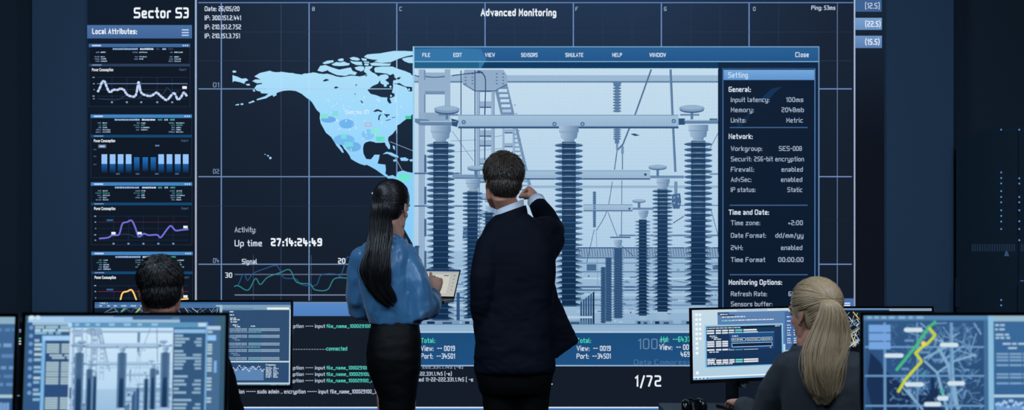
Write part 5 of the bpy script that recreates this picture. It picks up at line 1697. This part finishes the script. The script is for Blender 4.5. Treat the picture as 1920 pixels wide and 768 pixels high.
# cuffs
for e, w_ in ((eR, wR), (eL, wL)):
    d = (w_ - e).normalized()
    bm = bmesh.new()
    tube(bm, [w_ - d * .05, w_ - d * .012], [.036, .035], n=20, tips=False)
    from_bm_at('cuff', bm, M_BLOUSE, woman, base)
Cn = at(738, 446, Y)
bm = bmesh.new(); rs = []
for dz, k in ((-.04, 1.35), (.006, 1.08), (.016, 1.0), (.012, .95), (-.04, .98)):
    rs.append([Cn + Vector((.06 * k * cos(a), .066 * k * sin(a), dz - .022 * cos(a + .5))) for a in [2 * pi * i / 28 for i in range(28)]])
rings(bm, rs, cap=False); from_bm_at('blouse_collar', bm, M_BLOUSE, woman, base)
bm = bmesh.new()
contour(bm, [(594, 702, 780, .08, 0), (602, 697, 785, .09, 0), (625, 692, 789, .105, -.005), (648, 688, 790, .115, -.012), (668, 687, 790, .12, -.014), (690, 689, 788, .118, -.012), (712, 697, 785, .11, -.008), (740, 709, 781, .1, -.004), (768, 711, 778, .094, 0), (820, 712, 776, .085, 0)], Y, ex=2.2)
put('skirt', fuse(bm, .008, 4, wrinkle(.0035, 9, (1, 1, 2.4))), M_SKIRT, base, woman)
for x, o in ((729, 0), (752, 0)):
    bm = bmesh.new(); a = at(x, 990, Y); a.z = 0
    shoe(bm, a + Vector((0, -.03, .055)), a + Vector((.08, .16, .004)), .038, .045)
    tube(bm, [a + Vector((.0, -.035, .07)), a + Vector((0, -.04, .002))], [.016, .006], n=10, tips=False)
    from_bm_at('shoe', bm, M_SHOE, woman, base)
# hair: sleek cap combed to a half gathered knot, long loose fall
L = Locks(); rnd = random.Random(5)
knot = at(707, 370, Y - .07)
hb = fuse(skull_hair(Mh, .99, .009, .0), .004, 5)
Mi = Mh.inverted()
kl = Mi @ knot / .99
for i in range(1300):
    z = 1 - 2 * (i + .5) / 1300; a = i * 2.399963
    d = Vector((math.sqrt(1 - z * z) * cos(a), math.sqrt(1 - z * z) * sin(a), z))
    if d.y > .3 and d.z < .55: continue
    if d.z < -.5: continue
    if abs(d.x) > .55 and d.z < -.2 and d.y > -.3: continue
    p = skull_point(d, .0085)
    tgt = (kl - Vector((0, -.022, .043))).normalized()
    pts = []
    for k in range(9):
        t = k / 8 * rnd.uniform(.95, 1.)
        q = (d * (1 - t) + tgt * t)
        if q.length < .15: break
        g = skull_point(q.normalized(), .0085 + .003 * sin(pi * t))
        pts.append(Mh @ (g * .99))
    if len(pts) > 4:
        L.add(pts, .0024, .0017, pick(rnd, .6, .2), n=5, flat=.5, up=(pts[2] - Mh.translation))
ctr = [(712, 364, -.062), (715, 384, -.088), (713, 412, -.085), (712, 440, -.095), (711, 470, -.12), (709, 505, -.135), (711, 535, -.13), (718, 558, -.125), (727, 574, -.12)]
wd = [(.02, .02), (.036, .04), (.042, .045), (.043, .042), (.043, .04), (.046, .036), (.042, .032), (.032, .028), (.016, .016)]
cs = [at(a, b, Y + c) for a, b, c in ctr]
tail(L, cs, wd, 1100, 8, r0=.0028, r1=.0009, wave=.02, cols=(.6, .2), late=.15, clumps=40, short=.68)
bmh = bmesh.new()
tube(bmh, cs[1:-1], [(w_[0] * .74, w_[1] * .7) for w_ in wd[1:-2]] + [(.02, .015)], n=20, up=(0, 1, 0))
core = fuse(bmh, .006, 3)
# join the cap and the fall
v0 = len(hb.vertices)
V = [v.co.copy() for v in hb.vertices] + [v.co.copy() for v in core.vertices]
Fc = [tuple(q.vertices) for q in hb.polygons] + [tuple(i + v0 for i in q.vertices) for q in core.polygons]
ex_ = bpy.data.meshes.new('x'); ex_.from_pydata([tuple(v) for v in V], [], Fc)
put('hair', L.mesh('hair', ex_), M_H_BLACK, base, woman)

# laptop held on her left forearm
TR, BR = at(864, 504.5, Y + .5), at(851.5, 559, Y + .37)
vd = (TR - BR); lh = vd.length
vd.normalize()
ud = Vector((cos(R(14)), -sin(R(14)), -.05)); ud = (ud - vd * ud.dot(vd)).normalized()
nd = ud.cross(vd)                       # towards the viewer or away
if nd.y > 0: nd = -nd
lw = .30
BL = BR - ud * lw
lap = thing('laptop', 'open black laptop with a pale screen in the hands of the standing woman', 'laptop', BL + ud * lw / 2)
o0 = lap.location.copy()
Ml = Matrix((( ud.x, -nd.x, vd.x, 0), (ud.y, -nd.y, vd.y, 0), (ud.z, -nd.z, vd.z, 0), (0, 0, 0, 1)))
bm = bmesh.new(); bx(bm, -lw / 2, lw / 2, 0, .007, 0, lh, bev=.003)
lid = from_bm('lid', bm, M_BLACK, lap); lid.matrix_local = Ml
p = Pic(0, 0, .001, y=-.0004, eps=.0002)
W2, H2 = lw * 500, lh * 1000
p.rect(-W2 + 5, -H2 + 12, W2 - 5, -12, (196, 200, 196), (206, 206, 198), L=0)
p.rect(-W2 + 5, -H2 + 4, W2 - 5, -H2 + 16, (28, 62, 112), L=1)
p.rect(-W2 + 5, -H2 + 16, W2 - 5, -H2 + 24, (178, 186, 188), L=1)
p.rect(-W2 + 40, -H2 + 34, W2 - 44, -26, (222, 220, 210), L=2)
p.frame(-W2 + 40, -H2 + 34, W2 - 44, -26, 1.5, (168, 172, 172), L=3)
p.rect(W2 - 80, -H2 + 42, W2 - 54, -H2 + 48, (70, 92, 118), L=3)
for i in range(5):
    p.ell(W2 - 24, -H2 + 44 + i * 24, 4, 4, (70, 150, 110) if i == 0 else (150, 156, 158), L=3)
for i in range(4):
    p.rect(-W2 + 60, -H2 + 60 + i * 22, -W2 + 110 + 12 * (i % 2), -H2 + 66 + i * 22, (120, 140, 160), L=3)
sc = p.build('screen', mat_screen('laptop_display', .82), lap); sc.matrix_local = Ml
bd = Vector((nd.x, nd.y, 0)).normalized()
Mb = Matrix(((ud.x, -bd.x, 0, 0), (ud.y, -bd.y, 0, 0), (ud.z, 0, 1, 0), (0, 0, 0, 1)))
bm = bmesh.new(); bx(bm, -lw / 2, lw / 2, -.2, .0, -.018, -.002, bev=.004)
bs = from_bm('base', bm, M_GREYM, lap); bs.matrix_local = Mb
bm = bmesh.new()
for r in range(5):
    for c in range(12):
        x0 = -lw / 2 + .02 + c * .0218; y0 = -.03 - r * .02
        bx(bm, x0, x0 + .018, y0 - .016, y0, -.002, .0)
kb = from_bm('keyboard', bm, M_BLACK, bs)

# ---------------------------------------------------------------- the seated man
Y = 4.6
base = Vector((at(301, 900, Y).x, Y, 0))
Mh = head_frame(at(301, 543, Y), R(17), R(-6), R(-2))
sL, sR = at(215, 655, Y), at(387, 655, Y)
eL, eR = sL + Vector((-.06, .1, -.27)), sR + Vector((.07, .08, -.28))
wL, wR = Vector((eL.x + .08, 4.9, .775)), Vector((eR.x - .08, 4.9, .775))
hz = .53
hips = [Vector((base.x - .09, Y - .02, hz)), Vector((base.x + .09, Y - .02, hz))]
knees = [h + Vector((-.03, .42, -.02)) for h in hips], [h + Vector((.03, .42, -.02)) for h in hips]
lg = []
for h, sx in zip(hips, (-1, 1)):
    k = h + Vector((sx * .03, .42, -.02)); a_ = Vector((k.x, k.y - .04, .08))
    lg.append([h, (h + k) / 2, k, (k + a_) / 2, a_])
smn = body(base, Mh, .93, (at(300, 600, Y), at(300, 622, Y)),
    [(at(301, 645, Y), .14, .07), (at(301, 720, Y), .14, .09), (at(301, 860, Y), .13, .09), (Vector((base.x, Y, hz + .04)), .14, .1)],
    [dict(p=[sR, (sR + eR) / 2, eR, (eR + wR) / 2, wR], f=(-.1, 1, 0), n=(0, 0, -1), side=1, curl=[.3] * 4), dict(p=[sL, (sL + eL) / 2, eL, (eL + wL) / 2, wL], f=(.1, 1, 0), n=(0, 0, -1), side=-1, curl=[.3] * 4)],
    lg, [], 'dark haired man seated at the left desk seen from behind over a monitor', M_SKIN)
bm = bmesh.new()
contour(bm, [(612, 268, 334, .08, 0), (622, 246, 356, .095, 0), (640, 222, 380, .11, 0), (675, 212, 392, .125, 0), (740, 212, 392, .13, 0), (820, 216, 388, .125, 0), (900, 214, 390, .13, 0), (935, 216, 388, .13, 0)], Y)
for s_, e, w_ in ((sL, eL, wL), (sR, eR, wR)):
    tube(bm, [s_, (s_ + e) / 2, e, (e + w_) / 2, w_ - (w_ - e).normalized() * .05], [.068, .066, .06, .052, .042], n=18)
put('jacket', fuse(bm, .008, 4, wrinkle(.005, 9)), M_TROUS, base, smn)
Cn = at(300, 599, Y)
bm = bmesh.new(); rs = []
for dz, k in ((-.05, 1.3), (.0, 1.02), (.018, .97), (.012, .92), (-.05, .94)):
    rs.append([Cn + Vector((.064 * k * cos(a), .068 * k * sin(a), dz - .016 * sin(a))) for a in [2 * pi * i / 28 for i in range(28)]])
rings(bm, rs, cap=False); from_bm_at('shirt_collar', bm, M_SHIRT, smn, base)
def seated_trousers(parent, base, mat, hips_z):
    bm = bmesh.new()
    ell(bm, base + Vector((0, -.01, hips_z + .03)), (.17, .13, .1))
    for P in lg:
        tube(bm, P, [.088, .082, .068, .062, .058], n=16)
    put('trousers', fuse(bm, .009, 4, wrinkle(.003, 8)), mat, base, parent)
    for P in lg:
        a = Vector((P[-1].x, P[-1].y, 0))
        bm = bmesh.new(); shoe(bm, a + Vector((0, -.06, .004)), a + Vector((0, .2, .004))); from_bm_at('shoe', bm, M_SHOE, parent, base)
seated_trousers(smn, base, M_TROUS, hz)
put('hair', short_hair(Mh, 12, .93, n=3000, grow=.009, length=.034, lift=.4, r0=.003), M_H_MAN, base, smn)
office_chair('black office chair under the man at the left desk', base.x, Y - .03, 0)

# ---------------------------------------------------------------- the seated blonde woman
Y = 4.6
base = Vector((at(1536, 900, Y).x, Y, 0))
Mh = head_frame(at(1525, 589, Y), R(27), R(-6), R(0))
sL, sR = at(1474, 684, Y + .02), at(1604, 684, Y)
eL = at(1428, 786, Y + .12); wL = Vector((at(1392, 800, 4.95).x, 5.0, .775))
eR = at(1640, 790, Y + .12); wR = Vector((at(1560, 800, 4.95).x, 5.02, .775))
hz = .52
hips = [Vector((base.x - .085, Y - .02, hz)), Vector((base.x + .085, Y - .02, hz))]
lg = []
for h, sx in zip(hips, (-1, 1)):
    k = h + Vector((sx * .02 - .08, .4, -.01)); a_ = Vector((k.x, k.y - .04, .08))
    lg.append([h, (h + k) / 2, k, (k + a_) / 2, a_])
sw = body(base, Mh, .95, (at(1519, 640, Y), at(1524, 662, Y)),
    [(at(1534, 685, Y), .12, .06), (at(1536, 740, Y), .12, .085), (at(1536, 860, Y), .1, .08), (Vector((base.x, Y, hz + .04)), .12, .09)],
    [dict(p=[sR, (sR + eR) / 2, eR, (eR + wR) / 2, wR], r=[.03, .033, .03, .028, .023], f=(-.3, 1, 0), n=(0, 0, -1), side=1, curl=[.3] * 4, s=.88), dict(p=[sL, (sL + eL) / 2, eL, (eL + wL) / 2, wL], r=[.03, .033, .03, .028, .023], f=(-.1, 1, 0), n=(0, 0, -1), side=-1, curl=[.3] * 4, s=.88)],
    lg, [], 'blonde woman with a long ponytail in a charcoal blazer seated at the right desk', M_SKIN, True)
bm = bmesh.new()
contour(bm, [(646, 1504, 1540, .06, 0), (654, 1488, 1566, .075, 0), (664, 1470, 1594, .09, 0), (684, 1462, 1616, .105, 0), (720, 1464, 1618, .118, 0), (790, 1472, 1604, .115, 0), (860, 1476, 1600, .115, 0), (920, 1468, 1606, .12, 0)], Y)
for s_, e, w_, q in ((sL, eL, wL, 1), (sR, eR, wR, 1)):
    tube(bm, [s_ + Vector((.01 * (1 if s_ is sL else -1), 0, -.005)), (s_ + e) / 2, e, (e + w_) / 2, w_ - (w_ - e).normalized() * .05], [.058, .058, .054, .048, .038], n=18)
put('blazer', fuse(bm, .0075, 3, wrinkle(.005, 9)), M_BLAZ, base, sw)
Cn = at(1521, 650, Y)
bm = bmesh.new(); rs = []
for dz, k in ((-.05, 1.5), (-.005, 1.2), (.008, 1.1), (.004, 1.04), (-.05, 1.06)):
    rs.append([Cn + Vector((.06 * k * cos(a), .064 * k * sin(a), dz)) for a in [2 * pi * i / 28 for i in range(28)]])
rings(bm, rs, cap=False); from_bm_at('blazer_collar', bm, M_BLAZ, sw, base)
seated_trousers(sw, base, M_TROUS, hz)
L = Locks(); rnd = random.Random(15)
knot = at(1549, 562, Y - .085)
hb = fuse(skull_hair(Mh, .95, .013, .0), .004, 5)
kl = Mh.inverted() @ knot / .95
for i in range(2200):
    z = 1 - 2 * (i + .5) / 2200; a = i * 2.399963
    d = Vector((math.sqrt(1 - z * z) * cos(a), math.sqrt(1 - z * z) * sin(a), z))
    if d.y > .66 and d.z < .42: continue
    if d.z < -.78: continue
    if d.z < -.3 and d.y > -.35: continue
    if d.z < -.08 and d.y > .12: continue
    tgt = (kl - Vector((0, -.022, .043))).normalized()
    pts = []
    jit = rnd.uniform(-.001, .004)
    for k in range(9):
        t = k / 8
        q = (d * (1 - t) + tgt * t)
        if q.length < .12: break
        g = skull_point(q.normalized(), .0115 + jit + .003 * sin(pi * t))
        pts.append(Mh @ (g * .95))
    if len(pts) > 4:
        L.add(pts, .0021, .0015, pick(rnd, .42, .3), n=5, flat=.6, up=(pts[2] - Mh.translation))
# a few loose strands at the nape and temple
ctr = [(1549, 560, -.085), (1556, 568, -.115), (1560, 590, -.125), (1556, 622, -.125), (1549, 655, -.135), (1544, 690, -.145), (1545, 720, -.14), (1547, 742, -.135), (1546, 758, -.13)]
wd = [(.016, .016), (.027, .022), (.043, .026), (.058, .028), (.066, .028), (.06, .026), (.048, .024), (.034, .02), (.016, .012)]
cs = [at(a, b, Y + c) for a, b, c in ctr]
tail(L, cs, wd, 1300, 18, r0=.0024, r1=.0008, wave=.011, cols=(.36, .36), late=0., clumps=46)
bmh = bmesh.new(); tube(bmh, cs[:-1], [(w_[0] * .72, w_[1] * .7) for w_ in wd[:-2]] + [(.02, .014)], n=20, up=(0, 1, 0)); core = fuse(bmh, .006, 3)
v0 = len(hb.vertices)
V = [v.co.copy() for v in hb.vertices] + [v.co.copy() for v in core.vertices]
Fc = [tuple(q.vertices) for q in hb.polygons] + [tuple(i + v0 for i in q.vertices) for q in core.polygons]
ex_ = bpy.data.meshes.new('x'); ex_.from_pydata([tuple(v) for v in V], [], Fc)
put('hair', L.mesh('hair', ex_), M_H_BLOND, base, sw)
bm = bmesh.new(); lathe(bm, [(.012, -.012), (.019, -.01), (.02, 0), (.019, .01), (.012, .012)], knot, axis=(.35, -.9, .1), n=18)
from_bm_at('hair_tie', bm, M_H_BLOND[1], sw, base)
office_chair('black office chair under the blonde woman at the right desk', base.x, Y - .03, 0)
# ================================================================ camera, light, world
cam = bpy.data.cameras.new('camera')
cam.sensor_width = 36
cam.lens = F / 1920 * 36
cam.shift_y = (HY - 384) / 1920
cam.clip_start = .05
cam.dof.use_dof = True
cam.dof.focus_distance = 6.4
cam.dof.aperture_fstop = cam.lens / 1000 / .013
co = bpy.data.objects.new('camera', cam)
co.location = (0, 0, CAM_Z)
co.rotation_euler = (R(90), 0, 0)
C.objects.link(co)
bpy.context.scene.camera = co

def area(name, loc, size, power, col, target=None, sy=None):
    l = bpy.data.lights.new(name, 'AREA')
    l.energy = power
    l.color = col
    l.size = size
    if sy:
        l.shape = 'RECTANGLE'; l.size_y = sy
    o = bpy.data.objects.new(name, l)
    o.location = loc
    d = Vector(target) - Vector(loc) if target else Vector((0, 0, -1))
    o.rotation_euler = d.to_track_quat('-Z', 'Y').to_euler()
    C.objects.link(o)
area('ceiling_lamp', (-1.6, 4.2, 3.5), 1.2, 100, (.62, .8, 1.), (-.9, 6, 1.2))
area('ceiling_lamp', (1.8, 3.6, 3.5), 1.2, 92, (.68, .82, 1.), (1.1, 5.2, 1.0))
area('ceiling_lamp', (0, 1.2, 3.5), 2.0, 90, (.55, .75, 1.), (0, 6, 1.2))
w = bpy.data.worlds.new('night')
bpy.context.scene.world = w
w.use_nodes = True
w.node_tree.nodes['Background'].inputs['Color'].default_value = (.02, .04, .08, 1)
w.node_tree.nodes['Background'].inputs['Strength'].default_value = .8
vs = bpy.context.scene.view_settings
vs.view_transform = 'Standard'
vs.look = 'None'
vs.exposure = 0
vs.gamma = 1
vs.use_curve_mapping = False

# what sets certain parts apart
PART_LABEL = {'world_map': 'pale blue map of North America', 'substation_picture': 'pale blue picture of tall ribbed insulators and steel beams', 'settings_panel': 'dark blue list of settings with white writing',
    'status_strip': 'blue strip with white and green totals', 'sidebar_header': 'blue header bar with a menu sign', 'signal_chart': 'chart with a blue and a green curve', 'terminal': 'dark block of white and teal command lines under a blue band',
    'shirt_collar': 'white shirt collar', 'shirt_cuff': 'white shirt cuff', 'jacket': 'dark suit jacket', 'blouse': 'blue satin blouse', 'skirt': 'black pencil skirt', 'blazer': 'charcoal blazer', 'tightening_knob': 'chrome knob'}
for o in bpy.data.objects:
    n = o.name.split('.')[0]
    if o.parent and n in PART_LABEL:
        o['label'] = PART_LABEL[n]
for n, t in zip(('hair', 'hair.001', 'hair.002', 'hair.003'), ('short brown hair', 'long black hair gathered at the back', 'short black hair', 'blonde ponytail')):
    if n in bpy.data.objects:
        bpy.data.objects[n]['label'] = t
for n, t in zip(('reading_panel', 'reading_panel.001', 'reading_panel.002', 'reading_panel.003'), ('panel with a white beaded curve', 'panel with eleven blue bars', 'panel with a purple curve', 'panel with a yellow curve')):
    bpy.data.objects[n]['label'] = t
